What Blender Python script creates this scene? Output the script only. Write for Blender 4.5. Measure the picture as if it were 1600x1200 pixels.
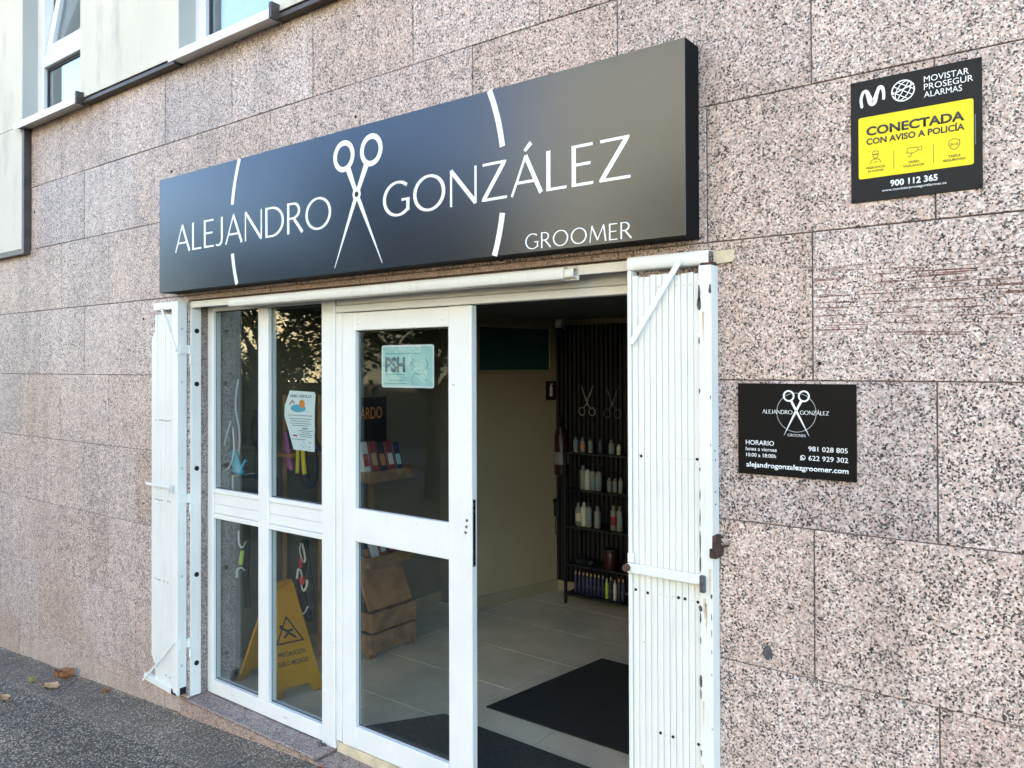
import bpy, bmesh, math, random
from math import radians as R, sin, cos, pi, sqrt, atan2
from mathutils import Vector, Matrix
random.seed(7)
for o in list(bpy.data.objects): bpy.data.objects.remove(o)
S = bpy.context.scene
C = S.collection

# ------------------------------------------------------------------ camera
cam_data = bpy.data.cameras.new('camera')
cam = bpy.data.objects.new('camera', cam_data); C.objects.link(cam)
cam.location = (0, -2.42, 1.70)
yaw, pitch, roll = R(37.175), R(0.511), R(-0.171)
rt = Vector((cos(yaw), sin(yaw), 0)); fw = Vector((-sin(yaw), cos(yaw), 0)); up = Vector((0, 0, 1))
f2 = fw*cos(pitch)+up*sin(pitch); u2 = up*cos(pitch)-fw*sin(pitch)
r2 = rt*cos(roll)+u2*sin(roll); u3 = u2*cos(roll)-rt*sin(roll)
m3 = Matrix((r2, u3, -f2)).transposed()
cam.rotation_euler = m3.to_euler()
cam_data.sensor_width = 36; cam_data.lens = 1236.0/1600*36
cam_data.shift_y = -(600-560.87)/1600
cam_data.clip_start = 0.05; cam_data.clip_end = 2000
S.camera = cam

# ------------------------------------------------------------------ sky, sun, exposure
SUN = Vector((-0.66, 0.58, 0.34)).normalized()        # towards the sun: behind the building, up the street
w = bpy.data.worlds.new('World'); S.world = w; w.use_nodes = True
wn = w.node_tree.nodes; wl = w.node_tree.links
bg = wn['Background']; sky = wn.new('ShaderNodeTexSky'); sky.sky_type = 'NISHITA'; sky.sun_disc = False
sky.sun_elevation = math.asin(SUN.z); sky.sun_rotation = atan2(SUN.x, SUN.y)
sky.air_density = 1.0; sky.dust_density = 0.6; sky.ozone_density = 1.0
wl.new(sky.outputs[0], bg.inputs[0]); bg.inputs[1].default_value = 0.15
sd = bpy.data.lights.new('sun', 'SUN'); sd.energy = 5.0; sd.angle = R(0.5); sd.color = (1.0, 0.82, 0.58)
so = bpy.data.objects.new('sun', sd); C.objects.link(so)
so.rotation_euler = (-SUN).to_track_quat('-Z', 'Y').to_euler(); so.location = (-10, 10, 20)
S.view_settings.view_transform = 'Standard'; S.view_settings.look = 'None'
S.view_settings.gamma = 1; S.view_settings.use_curve_mapping = False
S.view_settings.exposure = 2.78
S.render.engine = 'CYCLES'
S.cycles.max_bounces = 6; S.cycles.diffuse_bounces = 3; S.cycles.glossy_bounces = 3; S.cycles.transparent_max_bounces = 12
S.cycles.caustics_reflective = False; S.cycles.caustics_refractive = False

# ------------------------------------------------------------------ materials
def mat(name, col, rough=.5, metal=0., var=.12, vs=6., bump=0., bs=60., spec=.5, col2=None, det=4.):
    m = bpy.data.materials.new(name); m.use_nodes = True
    n = m.node_tree.nodes; l = m.node_tree.links; b = n['Principled BSDF']
    b.inputs['Roughness'].default_value = rough; b.inputs['Metallic'].default_value = metal
    b.inputs['Specular IOR Level'].default_value = spec
    g = n.new('ShaderNodeNewGeometry'); nz = n.new('ShaderNodeTexNoise')
    nz.inputs['Scale'].default_value = vs; nz.inputs['Detail'].default_value = det
    l.new(g.outputs['Position'], nz.inputs['Vector'])
    cr = n.new('ShaderNodeValToRGB'); c2 = col2 or tuple(c*(1-var) for c in col)
    cr.color_ramp.elements[0].position = .35; cr.color_ramp.elements[1].position = .65
    cr.color_ramp.elements[0].color = (*c2, 1); cr.color_ramp.elements[1].color = (*col, 1)
    l.new(nz.outputs['Fac'], cr.inputs[0]); l.new(cr.outputs[0], b.inputs['Base Color'])
    if bump:
        n2 = n.new('ShaderNodeTexNoise'); n2.inputs['Scale'].default_value = bs; n2.inputs['Detail'].default_value = 3
        l.new(g.outputs['Position'], n2.inputs['Vector'])
        bp = n.new('ShaderNodeBump'); bp.inputs['Strength'].default_value = bump; bp.inputs['Distance'].default_value = .004
        l.new(n2.outputs['Fac'], bp.inputs['Height']); l.new(bp.outputs[0], b.inputs['Normal'])
    return m

def ramp(n, stops, const=False):
    cr = n.new('ShaderNodeValToRGB')
    if const: cr.color_ramp.interpolation = 'CONSTANT'
    e = cr.color_ramp.elements
    e[0].position, e[0].color = stops[0][0], (*stops[0][1], 1)
    e[1].position, e[1].color = stops[1][0], (*stops[1][1], 1)
    for p, c in stops[2:]:
        x = e.new(p); x.color = (*c, 1)
    return cr

def mixc(n, l, fac, a, b, mode='MIX'):
    x = n.new('ShaderNodeMix'); x.data_type = 'RGBA'; x.blend_type = mode
    if isinstance(fac, (int, float)): x.inputs[0].default_value = fac
    else: l.new(fac, x.inputs[0])
    for i, v in ((6, a), (7, b)):
        if isinstance(v, tuple): x.inputs[i].default_value = (*v, 1)
        else: l.new(v, x.inputs[i])
    return x.outputs[2]

def math_(n, l, op, a, b=None, clamp=False):
    x = n.new('ShaderNodeMath'); x.operation = op; x.use_clamp = clamp
    for i, v in ((0, a), (1, b)):
        if v is None: continue
        if isinstance(v, (int, float)): x.inputs[i].default_value = v
        else: l.new(v, x.inputs[i])
    return x.outputs[0]

def maprange(n, l, v, a, b, c=0., d=1.):
    x = n.new('ShaderNodeMapRange'); l.new(v, x.inputs[0])
    for i, k in ((1, a), (2, b), (3, c), (4, d)): x.inputs[i].default_value = k
    return x.outputs[0]

def granite(name, warm=0., dark=1., streaks=False, dirt=False):
    m = bpy.data.materials.new(name); m.use_nodes = True
    n = m.node_tree.nodes; l = m.node_tree.links; b = n['Principled BSDF']
    g = n.new('ShaderNodeNewGeometry'); oi = n.new('ShaderNodeObjectInfo')
    sh = n.new('ShaderNodeVectorMath'); sh.operation = 'SCALE'; sh.inputs[0].default_value = (13.1, 7.7, 9.3)
    l.new(oi.outputs['Random'], sh.inputs['Scale'])
    ad = n.new('ShaderNodeVectorMath'); l.new(g.outputs['Position'], ad.inputs[0]); l.new(sh.outputs[0], ad.inputs[1])
    P = ad.outputs[0]
    # warp a little so that the crystals are not straight-sided
    wz = n.new('ShaderNodeTexNoise'); wz.inputs['Scale'].default_value = 300; wz.inputs['Detail'].default_value = 2
    l.new(P, wz.inputs['Vector'])
    wm = n.new('ShaderNodeVectorMath'); wm.operation = 'MULTIPLY_ADD'; wm.inputs[1].default_value = (.008,)*3
    l.new(wz.outputs['Color'], wm.inputs[0]); l.new(P, wm.inputs[2])
    v1 = n.new('ShaderNodeTexVoronoi'); v1.inputs['Scale'].default_value = 185; l.new(wm.outputs[0], v1.inputs['Vector'])
    s1 = n.new('ShaderNodeSeparateColor'); l.new(v1.outputs['Color'], s1.inputs[0])
    base = ramp(n, [(0, (.25, .22, .205)), (.10, (.56, .432, .375)), (.36, (.67, .545, .49)), (.64, (.80, .745, .70)), (.86, (.40, .38, .37))], True)
    l.new(s1.outputs[0], base.inputs[0])
    v2 = n.new('ShaderNodeTexVoronoi'); v2.inputs['Scale'].default_value = 212; l.new(wm.outputs[0], v2.inputs['Vector'])
    s2 = n.new('ShaderNodeSeparateColor'); l.new(v2.outputs['Color'], s2.inputs[0])
    cl = n.new('ShaderNodeTexNoise'); cl.inputs['Scale'].default_value = 20; cl.inputs['Detail'].default_value = 2; l.new(P, cl.inputs['Vector'])
    th = maprange(n, l, cl.outputs['Fac'], .3, .7, .92, .65)
    mk = math_(n, l, 'GREATER_THAN', s2.outputs[1], th)
    dk = ramp(n, [(0, (.018, .018, .020)), (.45, (.062, .06, .062)), (.75, (.165, .155, .15))], True); l.new(s2.outputs[2], dk.inputs[0])
    c = mixc(n, l, mk, base.outputs[0], dk.outputs[0])
    # slab to slab tone, slow drift
    tone = ramp(n, [(0, (.80, .80, .83)), (.25, (.97, .92, .90)), (.5, (.86, .79, .74)), (.75, (1.02, 1.0, 1.0)), (1, (.94, .93, .95))]); l.new(oi.outputs['Random'], tone.inputs[0])
    c = mixc(n, l, 1., c, tone.outputs[0], 'MULTIPLY')
    nz = n.new('ShaderNodeTexNoise'); nz.inputs['Scale'].default_value = 2.2; nz.inputs['Detail'].default_value = 5; l.new(g.outputs['Position'], nz.inputs['Vector'])
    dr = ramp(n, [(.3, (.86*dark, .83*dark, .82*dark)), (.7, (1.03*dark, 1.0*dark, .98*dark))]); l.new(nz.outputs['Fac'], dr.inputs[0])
    c = mixc(n, l, 1., c, dr.outputs[0], 'MULTIPLY')
    mp = n.new('ShaderNodeMapping'); mp.inputs['Scale'].default_value = (7, 1, .55); l.new(g.outputs['Position'], mp.inputs['Vector'])
    ns = n.new('ShaderNodeTexNoise'); ns.inputs['Scale'].default_value = 1.3; ns.inputs['Detail'].default_value = 5; l.new(mp.outputs[0], ns.inputs['Vector'])
    rs_ = ramp(n, [(.33, (.87, .85, .84)), (.56, (1.02, 1.0, 1.0))]); l.new(ns.outputs['Fac'], rs_.inputs[0])          # run-off marks
    c = mixc(n, l, 1., c, rs_.outputs[0], 'MULTIPLY')
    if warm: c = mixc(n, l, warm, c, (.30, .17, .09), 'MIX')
    sp = n.new('ShaderNodeSeparateXYZ'); l.new(g.outputs['Position'], sp.inputs[0])
    if dirt:                                                    # splash dirt at the foot of the wall, with its own ragged edge
        zz = math_(n, l, 'MULTIPLY_ADD', sp.outputs[0], -.063)  # height over the sloping pavement
        n[zz.node.name].inputs[2].default_value = 0
        hgt = math_(n, l, 'ADD', sp.outputs[2], zz); hgt = math_(n, l, 'ADD', hgt, -.006)
        n3 = n.new('ShaderNodeTexNoise'); n3.inputs['Scale'].default_value = 3.1; n3.inputs['Detail'].default_value = 7; l.new(g.outputs['Position'], n3.inputs['Vector'])
        e = math_(n, l, 'MULTIPLY_ADD', n3.outputs['Fac'], -1.3); n[e.node.name].inputs[2].default_value = .65
        hh = math_(n, l, 'ADD', hgt, e)
        f = maprange(n, l, hh, .0, .7, .32, 0.)
        c = mixc(n, l, f, c, (.36, .26, .185))
        f2_ = maprange(n, l, math_(n, l, 'MULTIPLY_ADD', n3.outputs['Fac'], .3, False), 0, 1)
        pl = math_(n, l, 'ADD', hgt, math_(n, l, 'MULTIPLY', n3.outputs['Fac'], -.24))
        f3 = maprange(n, l, pl, -.02, .04, .30, 0.)
        c = mixc(n, l, f3, c, (.46, .36, .29))
    if streaks:                                                 # rusty scrape marks at door-handle height beside the shutter
        sc = n.new('ShaderNodeMapping'); sc.inputs['Scale'].default_value = (2.3, 1, 80); l.new(g.outputs['Position'], sc.inputs['Vector'])
        n4 = n.new('ShaderNodeTexNoise'); n4.inputs['Scale'].default_value = 1.6; n4.inputs['Detail'].default_value = 4; n4.inputs['Roughness'].default_value = .7
        l.new(sc.outputs[0], n4.inputs['Vector'])
        a1 = maprange(n, l, sp.outputs[2], 1.74, 1.80); a2 = maprange(n, l, sp.outputs[2], 2.02, 1.97); a3 = maprange(n, l, sp.outputs[0], -.735, -.68)
        mm = math_(n, l, 'MULTIPLY', math_(n, l, 'MULTIPLY', a1, a2), a3)
        t = maprange(n, l, n4.outputs['Fac'], .545, .575)
        n5 = n.new('ShaderNodeTexNoise'); n5.inputs['Scale'].default_value = 240; l.new(g.outputs['Position'], n5.inputs['Vector'])
        br = maprange(n, l, n5.outputs['Fac'], .34, .48, .45, 1.)
        f = math_(n, l, 'MULTIPLY', math_(n, l, 'MULTIPLY', mm, t), br)
        c = mixc(n, l, f, c, (.105, .022, .012))
    l.new(c, b.inputs['Base Color'])
    b.inputs['Roughness'].default_value = .55
    return m

def asphalt(name, c_stone, c_bind, scale, frac):
    m = bpy.data.materials.new(name); m.use_nodes = True
    n = m.node_tree.nodes; l = m.node_tree.links; b = n['Principled BSDF']
    g = n.new('ShaderNodeNewGeometry')
    v = n.new('ShaderNodeTexVoronoi'); v.inputs['Scale'].default_value = scale; l.new(g.outputs['Position'], v.inputs['Vector'])
    s = n.new('ShaderNodeSeparateColor'); l.new(v.outputs['Color'], s.inputs[0])
    st = ramp(n, [(0, tuple(x*.55 for x in c_stone)), (.5, c_stone), (.85, tuple(min(1, x*1.7) for x in c_stone))]); l.new(s.outputs[0], st.inputs[0])
    d = maprange(n, l, v.outputs['Distance'], .28, .55)
    nb = n.new('ShaderNodeTexNoise'); nb.inputs['Scale'].default_value = 300; nb.inputs['Detail'].default_value = 2; l.new(g.outputs['Position'], nb.inputs['Vector'])
    bc = ramp(n, [(.3, tuple(x*.6 for x in c_bind)), (.7, tuple(x*1.4 for x in c_bind))]); l.new(nb.outputs['Fac'], bc.inputs[0])
    pick = math_(n, l, 'GREATER_THAN', s.outputs[1], 1-frac)
    fac = math_(n, l, 'MULTIPLY', pick, math_(n, l, 'SUBTRACT', 1., d))
    c = mixc(n, l, fac, bc.outputs[0], st.outputs[0])
    nz = n.new('ShaderNodeTexNoise'); nz.inputs['Scale'].default_value = 2.3; nz.inputs['Detail'].default_value = 6; l.new(g.outputs['Position'], nz.inputs['Vector'])
    dr = ramp(n, [(.32, (.62, .61, .6)), (.68, (1.15, 1.13, 1.1))]); l.new(nz.outputs['Fac'], dr.inputs[0])
    c = mixc(n, l, 1., c, dr.outputs[0], 'MULTIPLY')
    l.new(c, b.inputs['Base Color']); b.inputs['Roughness'].default_value = .8
    bp = n.new('ShaderNodeBump'); bp.inputs['Strength'].default_value = .7; bp.inputs['Distance'].default_value = .005
    l.new(fac, bp.inputs['Height']); l.new(bp.outputs[0], b.inputs['Normal'])
    return m

def plaster(name, col, stain=.5):
    m = mat(name, col, .85, var=.08, vs=1.5, bump=.25, bs=140)
    n = m.node_tree.nodes; l = m.node_tree.links; b = n['Principled BSDF']
    src = b.inputs['Base Color'].links[0].from_socket
    g = n.new('ShaderNodeNewGeometry')
    mp = n.new('ShaderNodeMapping'); mp.inputs['Scale'].default_value = (2.5, 2.5, .7); l.new(g.outputs['Position'], mp.inputs['Vector'])
    z = n.new('ShaderNodeTexNoise'); z.inputs['Scale'].default_value = 2.4; z.inputs['Detail'].default_value = 8; z.inputs['Roughness'].default_value = .65; l.new(mp.outputs[0], z.inputs['Vector'])
    f = maprange(n, l, z.outputs['Fac'], .52, .72, 0., stain)
    l.new(mixc(n, l, f, src, (.36, .35, .33)), b.inputs['Base Color'])
    return m

def glass(name, ior=1.5, tint=(.90, .93, .92), rough=0.):
    m = bpy.data.materials.new(name); m.use_nodes = True
    n = m.node_tree.nodes; l = m.node_tree.links
    for x in list(n):
        if x.type != 'OUTPUT_MATERIAL': n.remove(x)
    out = [x for x in n if x.type == 'OUTPUT_MATERIAL'][0]
    t = n.new('ShaderNodeBsdfTransparent'); t.inputs[0].default_value = (*tint, 1)
    gl = n.new('ShaderNodeBsdfGlossy'); gl.inputs['Roughness'].default_value = rough; gl.inputs[0].default_value = (1, 1, 1, 1)
    fr = n.new('ShaderNodeFresnel')
    gb = n.new('ShaderNodeNewGeometry')                      # the same reflectance on leaving the pane as on entering it
    l.new(maprange(n, l, gb.outputs['Backfacing'], 0, 1, ior, 1/ior), fr.inputs[0])
    # faint waviness of float glass
    g = n.new('ShaderNodeNewGeometry'); z = n.new('ShaderNodeTexNoise'); z.inputs['Scale'].default_value = 3.; l.new(g.outputs['Position'], z.inputs['Vector'])
    bp = n.new('ShaderNodeBump'); bp.inputs['Strength'].default_value = .03; bp.inputs['Distance'].default_value = .002; l.new(z.outputs['Fac'], bp.inputs['Height'])
    l.new(bp.outputs[0], gl.inputs['Normal'])
    mx = n.new('ShaderNodeMixShader'); l.new(fr.outputs[0], mx.inputs[0]); l.new(t.outputs[0], mx.inputs[1]); l.new(gl.outputs[0], mx.inputs[2])
    l.new(mx.outputs[0], out.inputs[0])
    return m

M = {}
M['granite'] = granite('granite', dirt=True)
M['granite_scraped'] = granite('granite_scraped', streaks=True)
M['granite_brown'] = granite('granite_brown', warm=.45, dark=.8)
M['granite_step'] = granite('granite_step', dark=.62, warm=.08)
M['granite_riser'] = granite('granite_riser', warm=.30, dark=.85)
M['mortar'] = mat('mortar', (.20, .15, .14), .9, var=.4, vs=20)
M['plaster'] = plaster('plaster', (.69, .65, .565), .6)
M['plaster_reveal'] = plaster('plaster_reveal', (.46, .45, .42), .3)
M['brown_metal'] = mat('brown_metal', (.075, .06, .055), .5, .2, var=.4, vs=12)
M['white_pvc'] = mat('white_pvc', (.78, .785, .77), .35, var=.05, vs=3)

def grimy(name, col, dirt, amount):
    m = mat(name, col, .42, var=.05, vs=5, bump=.10, bs=70, det=7)
    n = m.node_tree.nodes; l = m.node_tree.links; b = n['Principled BSDF']; src = b.inputs['Base Color'].links[0].from_socket
    g = n.new('ShaderNodeNewGeometry'); mp = n.new('ShaderNodeMapping'); mp.inputs['Scale'].default_value = (34, 34, 2.2); l.new(g.outputs['Position'], mp.inputs['Vector'])
    z = n.new('ShaderNodeTexNoise'); z.inputs['Scale'].default_value = 1.5; z.inputs['Detail'].default_value = 6; z.inputs['Roughness'].default_value = .7; l.new(mp.outputs[0], z.inputs['Vector'])
    f = maprange(n, l, z.outputs['Fac'], .54, .74, 0., amount)
    c = mixc(n, l, f, src, dirt)
    z2 = n.new('ShaderNodeTexNoise'); z2.inputs['Scale'].default_value = 38; z2.inputs['Detail'].default_value = 4; l.new(g.outputs['Position'], z2.inputs['Vector'])
    c = mixc(n, l, maprange(n, l, z2.outputs['Fac'], .755, .78, 0., .7), c, (.26, .17, .11))
    l.new(c, b.inputs['Base Color']); return m
M['white_paint'] = grimy('white_paint', (.77, .76, .715), (.50, .43, .33), .35)
M['white_alu'] = grimy('white_alu', (.78, .775, .75), (.58, .54, .46), .18)
M['cream_board'] = mat('cream_board', (.68, .58, .40), .6, var=.3, vs=14)
M['grey_paint'] = mat('grey_paint', (.55, .56, .56), .45, var=.15, vs=9)
M['gasket'] = mat('gasket', (.03, .03, .03), .6)
M['black_plastic'] = mat('black_plastic', (.018, .018, .019), .4, var=.3)
M['steel'] = mat('steel', (.55, .55, .55), .3, 1., var=.2, vs=30)
M['rust'] = mat('rust', (.10, .045, .025), .85, var=.7, vs=55, col2=(.025, .018, .016), bump=.6, bs=120)
M['chip'] = mat('chip', (.10, .10, .11), .7, var=.5, vs=60)
M['glass'] = glass('glass', 1.52)
M['glass_window'] = glass('glass_window', 3.6, (.7, .74, .76))
M['sign_front'] = mat('sign_front', (.063, .073, .092), .23, 1., var=.06, vs=2)  # cool tint in the base colour stands in for mirrored blue sky
M['sign_side'] = mat('sign_side', (.005, .005, .006), .6, var=.2, spec=.12)
M['vinyl'] = mat('vinyl', (.86, .87, .87), .4, var=.03)
M['plate_grey'] = mat('plate_grey', (.012, .013, .016), .5, var=.12, spec=.2)
M['dull_steel'] = mat('dull_steel', (.10, .10, .10), .5, .5)
M['plate_black'] = mat('plate_black', (.0045, .0045, .005), .5, var=.15, spec=.14)
M['plate_yellow'] = mat('plate_yellow', (.84, .68, .004), .45, var=.04)
M['print_dark'] = mat('print_dark', (.035, .035, .03), .5)
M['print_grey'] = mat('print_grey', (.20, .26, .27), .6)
M['print_pale'] = mat('print_pale', (.22, .38, .38), .6)
M['paper_white'] = mat('paper_white', (.74, .80, .82), .6, var=.05)
M['paper_mint'] = mat('paper_mint', (.42, .66, .64), .5, var=.06)
M['print_blue'] = mat('print_blue', (.10, .40, .58), .6)
M['print_orange'] = mat('print_orange', (.75, .23, .03), .6)
M['print_red'] = mat('print_red', (.45, .06, .03), .6)
M['sidewalk'] = asphalt('sidewalk', (.46, .385, .30), (.075, .060, .046), 100, .75)
M['cement'] = asphalt('cement', (.42, .345, .265), (.135, .106, .080), 110, .65)
M['road'] = asphalt('road', (.055, .053, .05), (.024, .023, .022), 90, .5)
M['earth'] = mat('earth', (.06, .055, .035), .95, var=.5, vs=.6)
M['tile'] = mat('tile', (.76, .665, .52), .14, var=.16, vs=4, det=7)
M['grout'] = mat('grout', (.50, .43, .32), .8)
M['inner_wall_shaded'] = mat('inner_wall_shaded', (.17, .145, .10), .8, var=.1, vs=1.2)  # cream wall, its shade behind the panes put into a darker colour
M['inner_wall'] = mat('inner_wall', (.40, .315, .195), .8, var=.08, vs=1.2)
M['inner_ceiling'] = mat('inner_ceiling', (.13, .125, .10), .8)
M['skirting'] = mat('skirting', (.36, .30, .18), .5)
M['slat_dark'] = mat('slat_dark', (.014, .007, .005), .6, var=.4, vs=20)
M['felt_black'] = mat('felt_black', (.006, .006, .006), .9)
M['teal_glass'] = mat('teal_glass', (.03, .09, .085), .25)
M['mat_fibre'] = mat('mat_fibre', (.030, .029, .027), .95, var=.45, vs=70, bump=.6, bs=260)
M['mat_brown'] = mat('mat_brown', (.058, .054, .044), .95, var=.4, vs=60, bump=.5, bs=260)
M['wood'] = mat('wood', (.40, .21, .08), .55, var=.4, vs=9, col2=(.26, .125, .045))
M['crate_wood'] = mat('crate_wood', (.33, .175, .07), .65, var=.5, vs=14)
M['yellow_plastic'] = mat('yellow_plastic', (.58, .27, .005), .4, var=.12)
M['red_paint'] = mat('red_paint', (.045, .004, .004), .3)
M['leaf_dry'] = mat('leaf_dry', (.36, .15, .06), .7, var=.6, vs=45)
M['leaf_tan'] = mat('leaf_tan', (.55, .34, .18), .7, var=.5, vs=45)
M['straw'] = mat('straw', (.50, .40, .17), .8, var=.4, vs=60)
M['bark'] = mat('bark', (.10, .08, .06), .9, var=.5, vs=14, bump=.8, bs=30)
M['foliage'] = mat('foliage', (.075, .11, .03), .6, var=.5, vs=3)
M['foliage_gold'] = mat('foliage_gold', (.15, .15, .035), .6, var=.5, vs=3)
M['house_cream'] = plaster('house_cream', (.80, .71, .48), .2)
M['house_grey'] = plaster('house_grey', (.50, .44, .34), .3)
M['wall_dark'] = mat('wall_dark', (.075, .07, .06), .9, var=.4, vs=2)
M['car_paint'] = mat('car_paint', (.035, .006, .006), .2, var=.05)
M['car_glass'] = mat('car_glass', (.02, .025, .03), .05)
M['tyre'] = mat('tyre', (.02, .02, .02), .8)
M['curtain'] = mat('curtain', (.55, .55, .55), .8, var=.2, vs=9)
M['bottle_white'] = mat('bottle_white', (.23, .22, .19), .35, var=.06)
M['bottle_cream'] = mat('bottle_cream', (.62, .58, .42), .35)
M['bottle_navy'] = mat('bottle_navy', (.03, .035, .07), .35)
M['label_orange'] = mat('label_orange', (.55, .22, .08), .5)
M['label_red'] = mat('label_red', (.28, .03, .025), .5)
M['cap_tan'] = mat('cap_tan', (.55, .36, .20), .5)
M['lime'] = mat('lime', (.45, .60, .05), .5)
M['web_black'] = mat('web_black', (.012, .012, .013), .8)
M['web_white'] = mat('web_white', (.72, .70, .64), .7)
M['web_red'] = mat('web_red', (.60, .03, .06), .7)
M['web_teal'] = mat('web_teal', (.05, .32, .40), .7)
M['web_yellow'] = mat('web_yellow', (.62, .48, .02), .7)
M['web_pink'] = mat('web_pink', (.45, .12, .30), .7)

# ------------------------------------------------------------------ mesh helpers
class MB:
    def __init__(s): s.v = []; s.f = []
    def poly(s, pts, faces):
        k = len(s.v); s.v += [tuple(p) for p in pts]; s.f += [tuple(k+i for i in f) for f in faces]; return s
    def box(s, x0, x1, y0, y1, z0, z1):
        x0, x1 = min(x0, x1), max(x0, x1); y0, y1 = min(y0, y1), max(y0, y1); z0, z1 = min(z0, z1), max(z0, z1)
        return s.poly([(x0, y0, z0), (x1, y0, z0), (x1, y1, z0), (x0, y1, z0), (x0, y0, z1), (x1, y0, z1), (x1, y1, z1), (x0, y1, z1)],
                      [(0, 3, 2, 1), (4, 5, 6, 7), (0, 1, 5, 4), (1, 2, 6, 5), (2, 3, 7, 6), (3, 0, 4, 7)])
    def prism(s, pts, a, d):                       # planar outline pts (3D) pushed along vector d
        n = len(pts); d = Vector(d); p = [Vector(q) for q in pts]
        return s.poly([tuple(q) for q in p]+[tuple(q+d) for q in p], [tuple(range(n)), tuple(range(2*n-1, n-1, -1))]+[(i, (i+1) % n, n+(i+1) % n, n+i) for i in range(n)])
    def xz(s, pts, y0, y1):                        # outline in the wall plane, from y0 to y1
        return s.prism([(x, y0, z) for x, z in pts], None, (0, y1-y0, 0))
    def disc(s, c, r, axis, t, n=12, r2=None):
        c = Vector(c); a = Vector(axis).normalized(); u = a.orthogonal().normalized(); v = a.cross(u)
        pts = [c+u*r*cos(2*pi*i/n)+v*r*sin(2*pi*i/n) for i in range(n)]
        if r2 is None: return s.prism(pts, None, a*t)
        q = [c+a*t+u*r2*cos(2*pi*i/n)+v*r2*sin(2*pi*i/n) for i in range(n)]
        return s.poly(pts+q, [tuple(range(n)), tuple(range(2*n-1, n-1, -1))]+[(i, (i+1) % n, n+(i+1) % n, n+i) for i in range(n)])
    def lathe(s, c, prof, n=14):                   # prof: (r, z) upwards
        k = len(s.v); c = Vector(c)
        for r, z in prof:
            for i in range(n): s.v.append((c.x+r*cos(2*pi*i/n), c.y+r*sin(2*pi*i/n), c.z+z))
        for j in range(len(prof)-1):
            for i in range(n): s.f.append((k+j*n+i, k+j*n+(i+1) % n, k+(j+1)*n+(i+1) % n, k+(j+1)*n+i))
        s.f.append(tuple(k+i for i in range(n))[::-1]); s.f.append(tuple(k+(len(prof)-1)*n+i for i in range(n)))
        return s
    def tube(s, path, r, n=6, flat=1.):
        k = len(s.v); P = [Vector(p) for p in path]; m = len(P)
        rr = r if isinstance(r, (list, tuple)) else [r]*m
        u = None
        for j in range(m):
            d = (P[min(j+1, m-1)]-P[max(j-1, 0)]).normalized()
            if u is None: u = d.orthogonal().normalized()
            u = (u-d*u.dot(d)).normalized(); v = d.cross(u)
            for i in range(n): s.v.append(tuple(P[j]+u*rr[j]*cos(2*pi*i/n)+v*rr[j]*flat*sin(2*pi*i/n)))
        for j in range(m-1):
            for i in range(n): s.f.append((k+j*n+i, k+j*n+(i+1) % n, k+(j+1)*n+(i+1) % n, k+(j+1)*n+i))
        s.f.append(tuple(k+i for i in range(n))[::-1]); s.f.append(tuple(k+(m-1)*n+i for i in range(n)))
        return s
    def ribbon(s, pts, w, y0, y1, closed=False):   # stroke in the wall plane
        P = [Vector((a, b)) for a, b in pts]; n = len(P); ws = w if isinstance(w, (list, tuple)) else [w]*n
        L = []; Rr = []
        for i in range(n):
            a = P[(i-1) % n] if (closed or i > 0) else P[i]; b = P[(i+1) % n] if (closed or i < n-1) else P[i]
            d = (b-a).normalized(); q = Vector((-d.y, d.x))*ws[i]/2
            L.append(P[i]+q); Rr.append(P[i]-q)
        k = len(s.v)
        for y in (y0, y1):
            s.v += [(p.x, y, p.y) for p in L]+[(p.x, y, p.y) for p in Rr]
        m = n if closed else n-1
        for i in range(m):
            j = (i+1) % n
            s.f += [(k+i, k+j, k+n+j, k+n+i), (k+2*n+i, k+3*n+i, k+3*n+j, k+2*n+j), (k+i, k+2*n+i, k+2*n+j, k+j), (k+n+i, k+n+j, k+3*n+j, k+3*n+i)]
        if not closed:
            for i in (0, n-1): s.f.append((k+i, k+n+i, k+3*n+i, k+2*n+i))
        return s
    def mesh(s, name, material, off=(0, 0, 0), bevel=0., smooth=False):
        me = bpy.data.meshes.new(name)
        me.from_pydata([(a-off[0], b-off[1], c-off[2]) for a, b, c in s.v], [], s.f)
        bm = bmesh.new(); bm.from_mesh(me); bmesh.ops.recalc_face_normals(bm, faces=bm.faces)
        if bevel: bmesh.ops.bevel(bm, geom=list(bm.edges), offset=bevel, segments=1, affect='EDGES', clamp_overlap=True)
        bm.to_mesh(me); bm.free()
        if smooth:
            for p in me.polygons: p.use_smooth = True
        me.materials.append(M[material] if isinstance(material, str) else material)
        return me
    def build(s, name, material, parent=None, bevel=0., smooth=False):
        r = parent; off = Vector((0, 0, 0))
        while r is not None: off = off+r.location; r = r.parent
        if parent is None and s.v:
            xs = [v[0] for v in s.v]; ys = [v[1] for v in s.v]; zs = [v[2] for v in s.v]
            loc = Vector(((min(xs)+max(xs))/2, (min(ys)+max(ys))/2, min(zs)))
            o = bpy.data.objects.new(name, s.mesh(name, material, loc, bevel, smooth)); o.location = loc
        else:
            o = bpy.data.objects.new(name, s.mesh(name, material, off, bevel, smooth)); o.parent = parent
        C.objects.link(o); return o

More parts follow.
